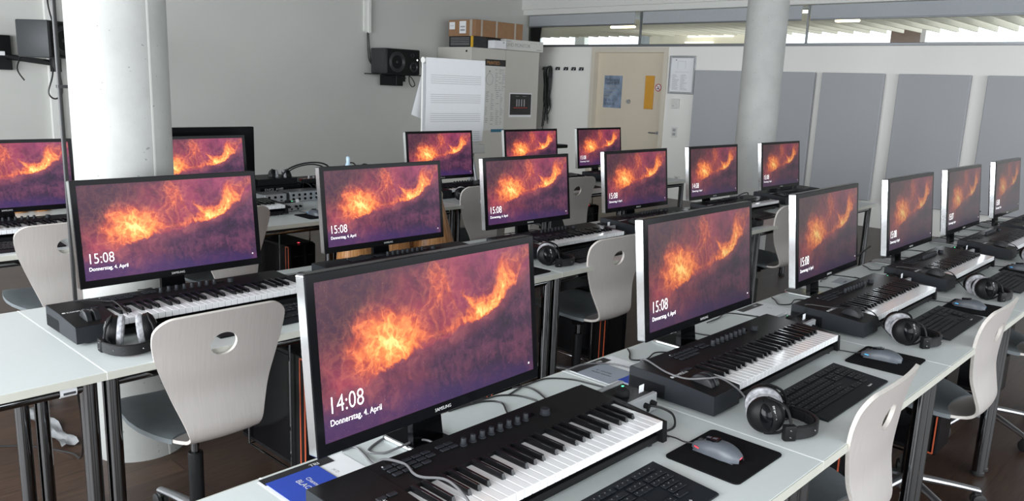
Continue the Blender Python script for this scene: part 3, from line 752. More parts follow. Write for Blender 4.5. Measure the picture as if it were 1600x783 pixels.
# ------------------------------------------------------------------ headphones
def make_phones():
    """lying on the desk: band flat in a U, apex at +x, cups standing at the open end"""
    t = thing('headphones', '', 'headphones')
    A, B, zc = 0.115, 0.082, 0.022
    pts = [(A*math.sin(a), -B*math.cos(a)) for a in [PI*k/40 for k in range(41)]]
    def strip(off0, off1, z0, z1, k0, k1, rough=0):
        b = MB(); prof = [(off0, z0+0.003), (off0, z1-0.003), (off0+0.003, z1), (off1-0.003, z1), (off1, z1-0.003), (off1, z0+0.003), (off1-0.003, z0), (off0+0.003, z0)]
        vs = []; n = len(prof)
        for k in range(k0, k1+1):
            a = PI*k/40; nx, ny = math.sin(a), -math.cos(a)
            bm = 0.0012*math.sin(k*2.6) if rough else 0
            for o_, z in prof: vs.append((A*math.sin(a)+nx*(o_+(bm if o_ < 0 else 0)), -B*math.cos(a)+ny*(o_+(bm if o_ < 0 else 0)), z))
        m_ = k1-k0
        fs = [(i*n+j, (i+1)*n+j, (i+1)*n+(j+1) % n, i*n+(j+1) % n) for i in range(m_) for j in range(n)]
        fs += [tuple(range(n)), tuple(m_*n+j for j in range(n))]
        return b.add(vs, fs)
    obj('headband', strip(-0.001, 0.008, 0.004, 0.038, 6, 34), 'leatherette', t)
    obj('band_padding', strip(-0.010, -0.001, 0.007, 0.035, 8, 32, 1), 'soft_black', t)
    for sgn, k in ((-1, 5), (1, 35)):
        a = PI*k/40; p = Vector((A*math.sin(a), -B*math.cos(a), 0))
        M = Matrix.Translation(p) @ Matrix.Rotation(a-PI/2, 4, 'Z')
        b = MB(); b.box(-0.008, 0.011, -0.016, 0.016, 0.001, 0.042, 0.004, M=M, seg=2); o = obj('slider_block', b, 'matte_black', t)
        b = MB(); M2 = M
        for z in (0.012, 0.03): b.lathe([(0.003, 0), (0.002, 0.0015)], 10, M @ Matrix.Translation((0.011, 0, z)) @ Matrix.Rotation(PI/2, 4, 'Y'))
        obj('rivet', b, 'chrome', o)
    b = MB()
    for k in (14, 26):
        a = PI*k/40; M = Matrix.Translation((A*math.sin(a), -B*math.cos(a), 0)) @ Matrix.Rotation(a-PI/2, 4, 'Z')
        b.lathe([(0.0038, 0), (0.002, 0.002)], 10, M @ Matrix.Translation((0.008, 0, 0.021)) @ Matrix.Rotation(PI/2, 4, 'Y'))
    obj('band_rivet', b, 'chrome', t)
    for sgn in (-1, 1):
        cx, cz = -0.012, 0.048
        tilt = Matrix.Rotation(sgn*0.10, 4, 'X')
        # +z of the lathe points outwards
        C = Matrix.Translation((cx, sgn*0.040, cz)) @ tilt @ Matrix.Rotation(-sgn*PI/2, 4, 'X')
        b = MB(); b.lathe([(0.040, -0.004), (0.046, 0.0), (0.047, 0.010), (0.044, 0.020), (0.036, 0.028), (0.020, 0.033), (0.004, 0.0345)], 36, C)
        cup = obj('ear_cup', b, 'matte_black', t)
        b = MB(); b.lathe([(0.044, -0.002), (0.0475, -0.007), (0.0475, -0.015), (0.043, -0.021), (0.034, -0.0215), (0.028, -0.017), (0.027, -0.004)], 36, C)
        obj('ear_pad', b, 'velour', t, label='grey velour ear pad')
        b = MB(); b.lathe([(0.027, -0.006), (0.001, -0.0065)], 30, C); obj('driver_cloth', b, 'soft_black', cup)
        # raised leaf shaped rib over the cup and the side lettering
        b = MB()
        def LP(i, j):
            s = i/12; a = PI*j/8
            ln = -0.042+0.084*s; wd = 0.017*math.sin(PI*min(1, s*0.97+0.015))**0.7
            zz = 0.0345-0.010*(abs(ln)/0.042)**2
            return (wd*math.cos(a), ln, zz-0.004+0.009*math.sin(a)*math.sin(PI*min(1, s*0.97+0.015))**0.5)
        b.grid(LP, 12, 8, C @ Matrix.Rotation(0.25, 4, 'Z')); obj('cup_rib', b, 'gloss_black', cup)
        b = MB(); b.text('DT 990 PRO', 0.0068, C @ Matrix.Rotation(0.25+sgn*PI/2, 4, 'Z') @ Matrix.Translation((-0.027, 0.019, 0.0315)), depth=0.0004)
        obj('cup_lettering', b, 'legend_white', cup, fix=False)
        # fork from the slider around the cup
        y = sgn*0.060
        b = MB()
        for dz in (-1, 1):
            b.tube([(0.052, sgn*0.074, 0.022), (0.040, y+sgn*0.006, cz-0.0+dz*0.020), (0.022, y-sgn*0.004, cz+dz*0.038), (cx, y-sgn*0.010, cz+dz*0.0485)], 0.0036, 8)
        obj('yoke', b, 'matte_black', t)
        b = MB(); b.tube([(0.040, sgn*0.066, 0.018), (0.045, sgn*0.045, 0.006), (0.058, sgn*0.055, 0.008), (0.060, sgn*0.070, 0.016)], 0.0015, 6)
        obj('cup_wire', b, 'cable_black', t)
    return t
phones = make_phones()
ang = math.radians(-30)
HP = [[(0.09, 0.185, -1.05), (1.165, 0.20, -0.95), (2.14, 0.19, -0.85), (3.215, 0.195, -0.9)],
      [(-0.855, 1.835, -2.0), (1.10, 1.81, -0.85), (3.03, 1.80, -0.9)],
      [(2.20, 3.60, -0.8)]]
for r in range(3):
    for i, (x, y, a) in enumerate(HP[r]):
        o = place(phones, (x, y, 0.7405), a, 'black headphones with grey velour pads, %s from the left in the %s row' % (ORD[i], ROW[r]))
        o['group'] = 'headphones of the %s row' % ROW[r]

# ------------------------------------------------------------------ chairs
def make_chair():
    t = thing('swivel_chair', '', 'chair')
    # side profile of the one-piece shell: (y forward, z up), seat front -> bend -> back top
    ctl = [(0.245, 0.425), (0.225, 0.447), (0.18, 0.460), (0.05, 0.452), (-0.08, 0.440), (-0.155, 0.433), (-0.205, 0.440), (-0.236, 0.462), (-0.244, 0.495), (-0.234, 0.545), (-0.222, 0.61), (-0.226, 0.69), (-0.234, 0.755), (-0.248, 0.82), (-0.262, 0.872)]
    dense = []
    for i in range(len(ctl)-1):
        a, b_, c, d = [Vector(ctl[max(0, min(len(ctl)-1, i+k))]) for k in (-1, 0, 1, 2)]
        for k in range(10):
            s = k/10; dense.append(0.5*((2*b_)+(c-a)*s+(2*a-5*b_+4*c-d)*s*s+(3*b_-a-3*c+d)*s**3))
    dense.append(Vector(ctl[-1]))
    acc = [0]
    for i in range(1, len(dense)): acc.append(acc[-1]+(dense[i]-dense[i-1]).length)
    LT = acc[-1]
    def at(s):
        s = max(0, min(LT, s))
        for i in range(1, len(acc)):
            if acc[i] >= s:
                k = (s-acc[i-1])/max(1e-9, acc[i]-acc[i-1]); p = dense[i-1].lerp(dense[i], k)
                tg = (dense[i]-dense[i-1]).normalized(); return p, tg
        return dense[-1], (dense[-1]-dense[-2]).normalized()
    wk = [(0, 0.14), (0.03, 0.157), (0.09, 0.180), (0.17, 0.198), (0.24, 0.204), (0.30, 0.196), (0.36, 0.173), (0.41, 0.140), (0.45, 0.120), (0.50, 0.117), (0.56, 0.131), (0.62, 0.150), (0.70, 0.180), (0.78, 0.207), (0.83, 0.216), (LT-0.05, 0.217), (LT, 0.212)]
    def hw(s):
        for (a, wa), (b_, wb) in zip(wk, wk[1:]):
            if s <= b_:
                k = (s-a)/max(1e-6, b_-a); w_ = wa+(wb-wa)*k; break
        else: w_ = wk[-1][1]
        r_ = 0.055
        if LT-s < r_: w_ -= r_-math.sqrt(max(0, r_*r_-(r_-(LT-s))**2))*1.0
        r_ = 0.05
        if s < r_: w_ -= (r_-math.sqrt(max(0, r_*r_-(r_-s)**2)))*0.6
        return w_
    sh = LT-0.115   # hole centre
    ss = []; s = 0.0
    while s < LT-0.056: ss.append(s); s += 0.0125
    ss += [LT-0.055*(1-math.sin(PI/2*k/8)) for k in range(1, 9)]
    ss = sorted(set(round(x, 5) for x in ss if x < LT))+[LT]
    NU = 32
    def P3(x, s):
        p, tg = at(s); n = Vector((tg.y, -tg.x))     # (y,z) normal, points up / forward
        W_ = max(0.05, hw(s)); q = (x/W_)**2
        k = 0.018
        if s > 0.55: n = n
        off = k*q*(W_/0.2)**2
        # top edge of the back is gently crowned
        z_drop = 0.012*(x/0.21)**2*max(0, (s-(LT-0.12))/0.12)
        return Vector((x, p.x-n.x*off*(-1), p.y+(-n.y*off*(-1))-z_drop)) if True else None
    ea, eb = 0.044, 0.038
    i0 = max(i for i, s in enumerate(ss) if s < sh-eb-0.006); i1 = min(i for i, s in enumerate(ss) if s > sh+eb+0.006)
    jw = [j for j in range(NU+1)]
    def X(i, j): return (2*j/NU-1)*hw(ss[i])
    j0 = max(j for j in jw if X(i0, j) < -ea-0.006); j1 = NU-j0
    bm = bmesh.new(); V = {}
    for i in range(len(ss)):
        for j in range(NU+1):
            if i0 < i < i1 and j0 < j < j1: continue
            V[i, j] = bm.verts.new(P3(X(i, j), ss[i]))
    for i in range(len(ss)-1):
        for j in range(NU):
            if i0 <= i < i1 and j0 <= j < j1: continue
            bm.faces.new((V[i, j], V[i, j+1], V[i+1, j+1], V[i+1, j]))
    loop = [(i0, j) for j in range(j0, j1)]+[(i, j1) for i in range(i0, i1)]+[(i1, j) for j in range(j1, j0, -1)]+[(i, j0) for i in range(i1, i0, -1)]
    rings = [[V[k] for k in loop]]
    for f in (0.4, 0.75, 1.0):
        rg = []
        for (i, j) in loop:
            x, s = X(i, j), ss[i]-sh; a = math.atan2(s/eb, x/ea); ex, es = ea*math.cos(a), eb*math.sin(a)
            rg.append(bm.verts.new(P3(x+(ex-x)*f, sh+s+(es-s)*f)))
        rings.append(rg)
    for r0, r1 in zip(rings, rings[1:]):
        n = len(r0)
        for k in range(n): bm.faces.new((r0[k], r0[(k+1) % n], r1[(k+1) % n], r1[k]))
    bmesh.ops.recalc_face_normals(bm, faces=bm.faces[:])
    nf = len(bm.faces)
    bmesh.ops.solidify(bm, geom=bm.faces[:], thickness=0.011)
    bmesh.ops.recalc_face_normals(bm, faces=bm.faces[:])
    me = bpy.data.meshes.new('shell'); bm.normal_update()
    # rim faces get the pale ply edge
    bnd = []
    for f in bm.faces:
        f.smooth = True
        es = sorted(e.calc_length() for e in f.edges)
        f.material_index = 0
    bm.faces.ensure_lookup_table()
    for f in list(bm.faces)[2*nf:]: f.material_index = 1
    bm.to_mesh(me); bm.free()
    me.materials.append(MATS['white_ply']); me.materials.append(MATS['ply_edge'])
    me.set_sharp_from_angle(angle=math.radians(40))
    obj('shell', me, None, t, label='white stained plywood shell with oval grip hole')
    pad = MB(); NP, NS = 20, 30
    def PP(i, j, h):
        u_ = 2*j/NP-1; s_end = 0.372+0.040*u_*u_; s = -0.002+(s_end+0.002)*i/NS
        x = u_*(hw(max(s, 0))+0.004); p = P3(x, max(s, 0.0)); tg = at(max(s, 0))[1]; n = Vector((0, tg.y, -tg.x))
        if n.z < 0: n = -n
        if i == 0: p = p+Vector((0, 0.006, -0.002))
        e_ = (1-abs(u_)**6)*(1-(1-min(1, i/3))**3)
        return p+n*(h if h < 0 else 0.012+0.008*e_)
    pad.grid(lambda i, j: PP(i, j, 1), NS, NP); pad.grid(lambda i, j: PP(i, j, -0.004), NS, NP)
    W1_ = NP+1; m_ = (NS+1)*W1_
    ring = [(i*W1_, (i+1)*W1_) for i in range(NS)]+[(i*W1_+NP, (i+1)*W1_+NP) for i in range(NS)]+[(j, j+1) for j in range(NP)]+[(NS*W1_+j, NS*W1_+j+1) for j in range(NP)]
    pad.f += [(a, b_, b_+m_, a+m_) for a, b_ in ring]; pad.mi += [0]*len(ring)
    obj('seat_pad', pad, 'seat_grey', t, label='thin grey seat surface')
    b = MB(); b.box(-0.085, 0.085, -0.10, 0.11, 0.405, 0.437, 0.008); b.lathe([(0.035, 0.37), (0.05, 0.41)], 20)
    o = obj('tilt_mechanism', b, 'matte_black', t)
    b = MB(); b.tube([(0.08, 0.02, 0.415), (0.16, 0.02, 0.412), (0.20, 0.02, 0.405)], 0.005); b.cyl((0.195, 0.02, 0.406), (0.235, 0.02, 0.40), 0.009)
    obj('height_lever', b, 'matte_black', o)
    b = MB(); b.lathe([(0.014, 0.28), (0.014, 0.40)], 20); obj('gas_spring', b, 'chrome', t)
    b = MB(); b.lathe([(0.025, 0.085), (0.025, 0.31), (0.022, 0.315)], 24); obj('column_tube', b, 'matte_black', t)
    b = MB(); b.lathe([(0.040, 0.060), (0.042, 0.10), (0.034, 0.118)], 24); base = obj('base_hub', b, 'satin_metal', t)
    for k in range(5):
        a = 2*PI*k/5+0.35
        b = MB(); n = 10
        vs = []
        for i in range(n+1):
            s = i/n; x = 0.03+0.255*s; z = 0.105-0.030*s-0.01*s*s; w_ = 0.020-0.006*s; h = 0.015-0.005*s
            for q in range(10):
                th = 2*PI*q/10; vs.append((x, w_*math.cos(th), z+h*math.sin(th)))
        fs = [(i*10+q, (i+1)*10+q, (i+1)*10+(q+1) % 10, i*10+(q+1) % 10) for i in range(n) for q in range(10)]+[tuple(range(10)), tuple(n*10+q for q in range(10))]
        b.add(vs, fs); leg = obj('base_arm', b, 'satin_metal', t, rot=(0, 0, a))
        b = MB(); b.cyl((0.272, 0, 0.05), (0.272, 0, 0.07), 0.007)
        for sy in (-1, 1): b.lathe([(0.016, 0), (0.026, 0.002), (0.026, 0.014), (0.018, 0.018)], 20, Matrix.Translation((0.285, sy*0.004, 0.026)) @ Matrix.Rotation(-sy*PI/2, 4, 'X'))
        b.box(0.262, 0.296, -0.014, 0.014, 0.040, 0.054, 0.005); obj('castor', b, 'rubber', leg)
    return t
chair = make_chair()
CH = [[(0.345, 0.208, 0.02, 0), (1.49, 0.210, 0.0, 0), (2.56, 0.212, 0.02, 0)],
      [(-0.66, 1.852, 0.0, 0), (1.41, 1.853, -0.03, -0.012), (3.37, 1.853, -0.03, -0.01)],
      [(-0.53, 3.618, 0.0, 0), (0.31, 3.618, 0.0, 0), (2.22, 3.618, -0.03, -0.01), (3.27, 3.61, -0.08, -0.01)]]
for r in range(3):
    for i, (x, y, a, dz) in enumerate(CH[r]):
        o = place(chair, (x, y, 0), a, 'white plywood chair with oval hole, %s visible from the left at the %s row' % (ORD[i], ROW[r]))
        o['group'] = 'shell chairs of the %s row' % ROW[r]

# ------------------------------------------------------------------ computer towers
def make_tower():
    t = thing('computer_tower', '', 'computer tower')
    W_, D_, H_ = 0.19, 0.48, 0.47
    b = MB(); b.box(0, W_, 0.012, D_, 0, H_, 0.006); obj('case', b, 'matte_black', t)
    b = MB(); b.box(0.004, W_-0.004, -0.012, 0.014, 0.004, H_-0.004, 0.006)
    fr = obj('front_panel', b, 'gloss_black', t)
    b = MB()
    for x in (0.03, 0.075, 0.13): b.box(x, x+0.03, -0.0135, -0.0118, H_-0.075, H_-0.070)
    obj('drive_slot', b, 'kb_side', fr)
    b = MB(); b.box(-0.003, 0.0, 0.10, 0.47, 0.02, H_-0.02, 0.001); obj('side_window', b, 'gloss_black', t)
    b = MB()
    for y in (0.0, 0.030):
        b.box(-0.0025, 0.0010, y-0.002, y+0.003, 0.012, H_-0.012)
    b.box(-0.0025, 0.001, 0.0, 0.03, 0.010, 0.016); b.box(-0.0025, 0.001, 0.0, 0.03, H_-0.016, H_-0.010)
    obj('orange_stripe', b, 'orange_strip', t, label='orange outline along the front edge')
    obj('power_light', MB().lathe([(0.008, 0), (0.007, 0.004)], 12, Matrix.Translation((0.09, 0.03, H_))), 'led_red', t)
    b = MB(); b.text('MX500', 0.035, Matrix.Translation((-0.0032, 0.44, 0.10)) @ Matrix.Rotation(-PI/2, 4, 'Z') @ Matrix.Rotation(PI/2, 4, 'X') , depth=0.0002)
    obj('case_lettering', b, 'ink_grey', t, fix=False)
    b = MB()
    for y in (0.08, 0.40):
        b.tube([(-0.012, y, 0.614), (-0.012, y, 0.30), (-0.012, y, -0.006), (0.09, y, -0.008), (W_+0.012, y, -0.006), (W_+0.012, y, 0.3), (W_+0.012, y, 0.614)], 0.0045, 8, smooth=False)
    b.tube([(-0.012, 0.08, -0.006), (-0.012, 0.40, -0.006)], 0.0045, 8); b.tube([(W_+0.012, 0.08, -0.006), (W_+0.012, 0.40, -0.006)], 0.0045, 8)
    h = obj('hanging_bracket', b, 'chrome', t)
    return t
tower = make_tower()
TW = [[(0.77, 0.20), (1.77, 0.20), (2.77, 0.2)], [(-0.255, 0.17), (0.77, 0.2), (1.62, 0.19), (2.77, 0.2)], [(0.77, 0.2), (3.66, 0.2)]]
for r in range(3):
    for i, (x, y) in enumerate(TW[r]):
        o = place(tower, (x, RY[r]+y, 0.10), 0, 'black computer tower with orange stripe, %s visible from the left in the %s row' % (ORD[i], ROW[r]))
        o['group'] = 'computer towers of the %s row' % ROW[r]
        if (r, i) == (1, 2): obj('inner_glow', MB().box(-0.0036, -0.003, 0.30, 0.33, 0.30, 0.312), 'led_violet', o); obj('inner_glow', MB().box(-0.0036, -0.003, 0.33, 0.37, 0.20, 0.212), 'led_violet', o)

# ------------------------------------------------------------------ cables lying on the desks
random.seed(11)
def cable(label, pts, r=0.0022, m='cable_black', group='cables on the desks'):
    b = MB().tube(pts, r, 6, sub=8); return tag(obj('cable', b, m), label, 'cable', group)
zt = 0.7425
SET = [[(-0.465, 0.797), (-0.395, 0.792), (-0.345, 0.78), (-0.322, 0.743), (-0.362, 0.679), (-0.38, 0.60)],
       [(-0.38, 0.80), (-0.326, 0.792), (-0.289, 0.785), (-0.255, 0.756), (-0.242, 0.72), (-0.242, 0.678), (-0.26, 0.59)],
       [(-0.22, 0.80), (-0.19, 0.79), (-0.183, 0.762), (-0.192, 0.725), (-0.211, 0.681), (-0.24, 0.60)],
       [(-0.27, 0.77), (-0.206, 0.785), (-0.17, 0.79), (-0.092, 0.785), (-0.042, 0.733), (-0.027, 0.679), (-0.015, 0.60)]]
NM = ['first', 'second', 'third', 'longest']
for k in range(4): cable('thin black cable beside the nearest monitor foot, %s from the left' % NM[k], [(x, y, zt) for x, y in SET[k]], 0.0024)
cable('grey cable from under the nearest monitor across its music keyboard', [(-0.80, 0.79, zt), (-0.769, 0.785, zt), (-0.774, 0.743, zt), (-0.808, 0.658, 0.76), (-0.849, 0.570, 0.818), (-0.832, 0.525, 0.8185), (-0.844, 0.482, 0.8185), (-0.841, 0.457, 0.8185), (-0.82, 0.418, 0.822), (-0.829, 0.366, 0.824), (-0.847, 0.310, 0.815), (-0.85, 0.285, 0.78), (-0.85, 0.26, zt)], 0.0028, 'cable_grey')
cable('grey cable loop left of the nearest monitor foot', [(-0.646, 0.783, zt), (-0.691, 0.778, zt), (-0.756, 0.749, zt), (-0.738, 0.716, zt), (-0.70, 0.700, 0.752), (-0.655, 0.690, 0.758), (-0.638, 0.66, 0.757), (-0.64, 0.60, zt)], 0.0028, 'cable_grey')
cable('black jack cable looping from the nearest audio interface', [(-0.085, 0.430, 0.768), (-0.070, 0.405, 0.765), (-0.070, 0.370, 0.758), (-0.10, 0.345, zt), (-0.15, 0.345, zt), (-0.19, 0.36, zt)], 0.003)
cable('black cord of the red lit mouse leaving under the keyboard', [(-0.162, 0.32, zt), (-0.18, 0.34, zt), (-0.215, 0.36, zt)], 0.0018)
cable('grey cable over the flyers and across the second music keyboard', [(0.01, 0.79, zt+0.002), (0.083, 0.78, zt+0.005), (0.15, 0.73, zt+0.004), (0.12, 0.62, 0.77), (0.09, 0.575, 0.817), (0.045, 0.47, 0.8185), (0.035, 0.40, 0.822), (0.05, 0.345, 0.835), (0.09, 0.33, 0.83), (0.13, 0.30, 0.80), (0.15, 0.28, 0.77), (0.12, 0.25, 0.765)], 0.0026, 'cable_grey')
for r, lst in enumerate(PK):
    for i, (x, y) in enumerate(lst):
        if r == 0 and i == 0: continue
        yb = y+0.276; dy = RY[r]+(0.02 if r else 0)
        for q in range(4 if r == 0 else 3):
            ox = x+1.03+random.uniform(-0.05, 0.05)-(0.12 if q < 3 else 0); R_ = lambda: random.uniform(-0.012, 0.012)
            pts = [(a_+ox-(0.25 if q == 2 else 0), max(b_, 0.0)+dy+(R_() if k_ else 0), zt+(0.003 if (k_+q) % 3 == 0 else 0)) for k_, (a_, b_) in enumerate(SET[q])]
            cable('thin black cable behind the %s music keyboard of the %s row, %s of its bundle' % (ORD[i], ROW[r], NM[q]), pts, 0.0024)
        if r == 0:
            cable('black cable looping left of the monitor foot behind the %s music keyboard, front row' % ORD[i], [(x+0.30, dy+0.79, zt), (x+0.27, dy+0.76, zt), (x+0.22, dy+0.72, zt), (x+0.26, dy+0.69, zt), (x+0.33, dy+0.70, zt+0.004), (x+0.38, dy+0.66, zt), (x+0.36, dy+0.59, zt)], 0.0024)
        if r == 0 and i in (2, 3, 4):
            cable('black cable over the wheel block of the %s music keyboard in the front row' % ORD[i], [(x-0.02, yb+0.12, zt), (x-0.03, yb+0.02, 0.75), (x-0.005, yb-0.06, 0.80), (x+0.02, yb-0.05, 0.8190), (x+0.06, yb-0.13, 0.8185), (x+0.11, yb-0.19, 0.8200), (x+0.14, yb-0.25, 0.812), (x+0.10, yb-0.30, 0.78), (x+0.11, yb-0.34, zt)], 0.0022)
        if r == 1 and i == 0:
            cable('black cable hanging over the first music keyboard of the middle row', [(x+0.06, yb+0.15, zt), (x+0.07, yb+0.02, 0.80), (x+0.10, yb-0.03, 0.8190), (x+0.16, yb-0.09, 0.8190), (x+0.165, yb-0.15, 0.828), (x+0.165, yb-0.25, 0.81)], 0.0022)
for i, x in enumerate((2.12, 3.06, 4.07)):
    cable('black cable rising behind the %s monitor of the front row' % ORD[i+3], [(x-0.10, 0.86, 0.62), (x-0.08, 0.80, 0.752), (x-0.02, 0.76, 0.80), (x+0.06, 0.70, 0.88)], 0.0045)
cable('black cables bunched left of the last monitor in the middle row', [(4.0, 2.42, zt), (3.98, 2.34, 0.80), (4.02, 2.30, 0.82), (4.08, 2.33, 0.78), (4.10, 2.40, zt)], 0.004)

# ------------------------------------------------------------------ flyers on the desks
def flyer(name, label, cx, cy, w_, d_, rz, m, z, lines=(), ink='legend_white'):
    t = thing(name, label, 'flyer', (cx, cy, z), rz, 'flyers on the desks')
    obj('sheet', MB().box(-w_/2, w_/2, -d_/2, d_/2, 0, 0.0006), m, t)
    if lines:
        for (s, size, x, y, ro) in lines:
            b = MB(); b.text(s, size, Matrix.Translation((x, y, 0.0008)) @ Matrix.Rotation(ro, 4, 'Z'), depth=0.0001)
            obj('lettering', b, ink, t, fix=False)
    return t
def flyers(ox, oy, idx):
    w_ = ('at the nearest monitor', 'at the second monitor of the front row', 'at the third monitor of the front row')[idx]
    z = 0.7402
    flyer('flyer', 'white printed sheets lying lowest '+w_, ox+0.09, oy-0.02, 0.21, 0.21, 0.0, 'paper', z, [('G H', 0.012, 0.05, 0.03, PI/2), ('K L T', 0.010, 0.08, -0.04, PI/2), ('A', 0.012, -0.05, -0.06, PI/2)], 'ink_grey')
    flyer('flyer', 'black printed card strip under the blue one '+w_, ox+0.075, oy+0.075, 0.17, 0.03, 0.0, 'print_black', z+0.0008, [('TRI', 0.016, 0.03, -0.006, 0)])
    if idx == 1:
        flyer('flyer', 'grey printed flyer beside the blue one at the second monitor', ox+0.05, oy-0.0, 0.13, 0.12, 0.0, 'flyer_grey', z+0.0016, [('MUSIC SALON', 0.011, -0.02, 0.04, -PI/2+0.05), ('E - SOUND', 0.011, 0.0, 0.035, -PI/2+0.05)], 'ink')
        flyer('flyer', 'blue flyer partly under the second music keyboard', ox+0.105, oy-0.115, 0.15, 0.11, 0.0, 'flyer_blue', z+0.0024, [('JUDO AV', 0.018, -0.02, 0.03, -PI/2)])
    elif idx == 0:
        flyer('flyer', 'blue flyer with white lettering at the nearest monitor', ox+0.055, oy-0.015, 0.125, 0.16, 0.0, 'flyer_blue', z+0.0024, [('Channel Mute', 0.015, 0.01, 0.045, -PI/2), ('BLACK DAY', 0.019, -0.012, 0.048, -PI/2)])
flyers(-1.0, 0.70, 0); flyers(0.03, 0.70, 1); flyers(1.06, 0.70, 2)
flyer('flyer', 'grey strip of printed paper beside the thin cables, third desk of the front row', 1.93, 0.70, 0.14, 0.10, 0.1, 'flyer_grey', 0.7402, [('SALON', 0.014, -0.03, 0, 0)], 'ink')

# ------------------------------------------------------------------ acoustic panels
PY = [(3.785, 5.518), (2.93, 3.687), (1.987, 2.763), (1.05, 1.818), (0.1, 0.87)]
PLB = ['behind the pillar, widest', 'just right of the pillar', 'above the fourth front row monitor', 'at the right edge of the view', 'out to the far right']
for i, (y0, y1) in enumerate(PY[:4]):
    t = thing('acoustic_panel', 'tall grey fabric acoustic panel on the white wall, %s' % PLB[i], 'wall panel', (XW-0.001, (y0+y1)/2, 0.33), 0, 'grey acoustic panels')
    h = (y1-y0)/2
    obj('fabric_cover', MB().box(-0.07, -0.004, -h, h, 0, 1.54, 0.006), 'panel_fabric', t)
    obj('back_frame', MB().box(-0.004, 0, -h+0.01, h-0.01, 0.01, 1.53), 'alu_dark', t)
# second leaf of the widest panel is separate in reality: joint strip
# ------------------------------------------------------------------ things on the door wall
t = thing('notice_frame', 'silver framed notice sheet on the white wall right of the door', 'frame', (XW-0.002, 5.765, 1.80))
b = MB(); w_, h = 0.215, 0.27
for (y0, y1, z0, z1) in ((-w_, -w_+0.03, -h, h), (w_-0.03, w_, -h, h), (-w_+0.03, w_-0.03, -h, -h+0.03), (-w_+0.03, w_-0.03, h-0.03, h)): b.box(-0.02, 0, y0, y1, z0, z1, 0.003)
obj('metal_frame', b, 'satin_metal', t)
obj('notice_sheet', MB().box(-0.006, -0.002, -w_+0.03, w_-0.03, -h+0.03, h-0.03), 'paper', t)
TR = Matrix.Rotation(-PI/2, 4, 'Z') @ Matrix.Rotation(PI/2, 4, 'X')    # text facing -X
b = MB(); random.seed(3)
for k in range(16):
    z = 0.0-k*0.014
    for y in (0.16, 0.02):
        L_ = random.uniform(0.04, 0.12); b.box(-0.0066, -0.006, y-L_, y, z, z+0.004)
b.box(-0.0066, -0.006, -0.12, 0.12, 0.04, 0.043); b.box(-0.0066, -0.006, -0.05, -0.047, 0.09, 0.19); b.box(-0.0066, -0.006, -0.05, 0.08, 0.19, 0.193); b.box(-0.0066, -0.006, 0.08, 0.083, 0.09, 0.19)
b.box(-0.0066, -0.006, 0.1, 0.12, 0.2, 0.22)
obj('notice_print', b, 'ink_grey', t)
t = thing('wall_switch', 'white square wall control below the framed notice', 'switch', (XW-0.001, 5.83, 1.39))
obj('switch_box', MB().box(-0.03, 0, -0.06, 0.06, -0.07, 0.07, 0.004), 'white_paint', t)
obj('switch_dial', MB().lathe([(0.018, 0), (0.016, 0.008)], 20, Matrix.Translation((-0.03, -0.02, 0.0)) @ Matrix.Rotation(-PI/2, 4, 'Y')), 'white_paint', t)
obj('switch_mark', MB().box(-0.0315, -0.03, 0.015, 0.045, -0.035, -0.025), 'ink_grey', t)
t = thing('wall_socket', 'white wall socket with two plates under the wall control', 'socket', (XW-0.001, 5.82, 0.98))
obj('socket_plate', MB().box(-0.014, 0, -0.045, 0.045, -0.075, 0.075, 0.003), 'white_paint', t)
obj('socket_mark', MB().box(-0.0155, -0.014, -0.025, 0.025, -0.05, -0.01).box(-0.0155, -0.014, -0.025, 0.025, 0.01, 0.05), 'ink_grey', t)
t = thing('wall_socket', 'round grey socket low on the wall beside the back row desk end', 'socket', (XW-0.001, 5.72, 0.30))
obj('socket_plate', MB().box(-0.012, 0, -0.045, 0.045, -0.045, 0.045, 0.003), 'white_paint', t)
obj('socket_ring', MB().lathe([(0.028, 0), (0.024, 0.006)], 20, Matrix.Translation((-0.012, 0, 0)) @ Matrix.Rotation(-PI/2, 4, 'Y')), 'ink_grey', t)
# poster on the door
t = thing('door_poster', 'blue grey event poster with dark lettering taped to the door', 'poster', (8.598, 7.05, 1.522))
obj('poster_sheet', MB().box(-0.003, 0, -0.172, 0.172, -0.247, 0.247), 'poster_blue', t)
b = MB()
for k, (s, z) in enumerate((('Performing', 0.165), ('Sound #19', 0.115), ('DIFFRACTI', 0.06), ('reclaiming', 0.005), ('Dialogue', -0.05), ('HALL', -0.10), ('20:30', -0.15), ('07/03/18', -0.205))):
    if k in (2, 3, 4, 5): continue
    b.text(s, 0.062 if k < 2 else 0.056, Matrix.Translation((-0.004, 0.155, z)) @ TR, depth=0.0004)
obj('dark_lettering', b, 'ink', t, fix=False)
b = MB()
for s, z in (('DIFFRACTI', 0.06), ('reclaiming', 0.005), ('Dialogue', -0.05), ('HALL', -0.10)): b.text(s, 0.056, Matrix.Translation((-0.004, 0.155, z)) @ TR, depth=0.0004)
obj('pale_lettering', b, 'ink_grey', t, fix=False)
t = thing('no_smoking_sign', 'round no smoking sticker at the right edge of the door', 'sign', (8.598, 6.215, 1.61))
obj('sign_disc', MB().lathe([(0.052, 0), (0.052, 0.002)], 32, Matrix.Rotation(-PI/2, 4, 'Y')), 'paper', t)
b = MB(); b.tube([(-0.003, 0.05*math.cos(a), 0.05*math.sin(a)) for a in [2*PI*k/24 for k in range(24)]], 0.006, 6, closed=True, smooth=False)
b.tube([(-0.003, 0.035, 0.035), (-0.003, -0.035, -0.035)], 0.005); obj('sign_ring', b, 'red_print', t)
b = MB(); b.box(-0.004, -0.002, -0.015, 0.025, -0.022, -0.010); b.box(-0.004, -0.002, -0.022, -0.012, 0.0, 0.02); obj('sign_glyph', b, 'ink', t)
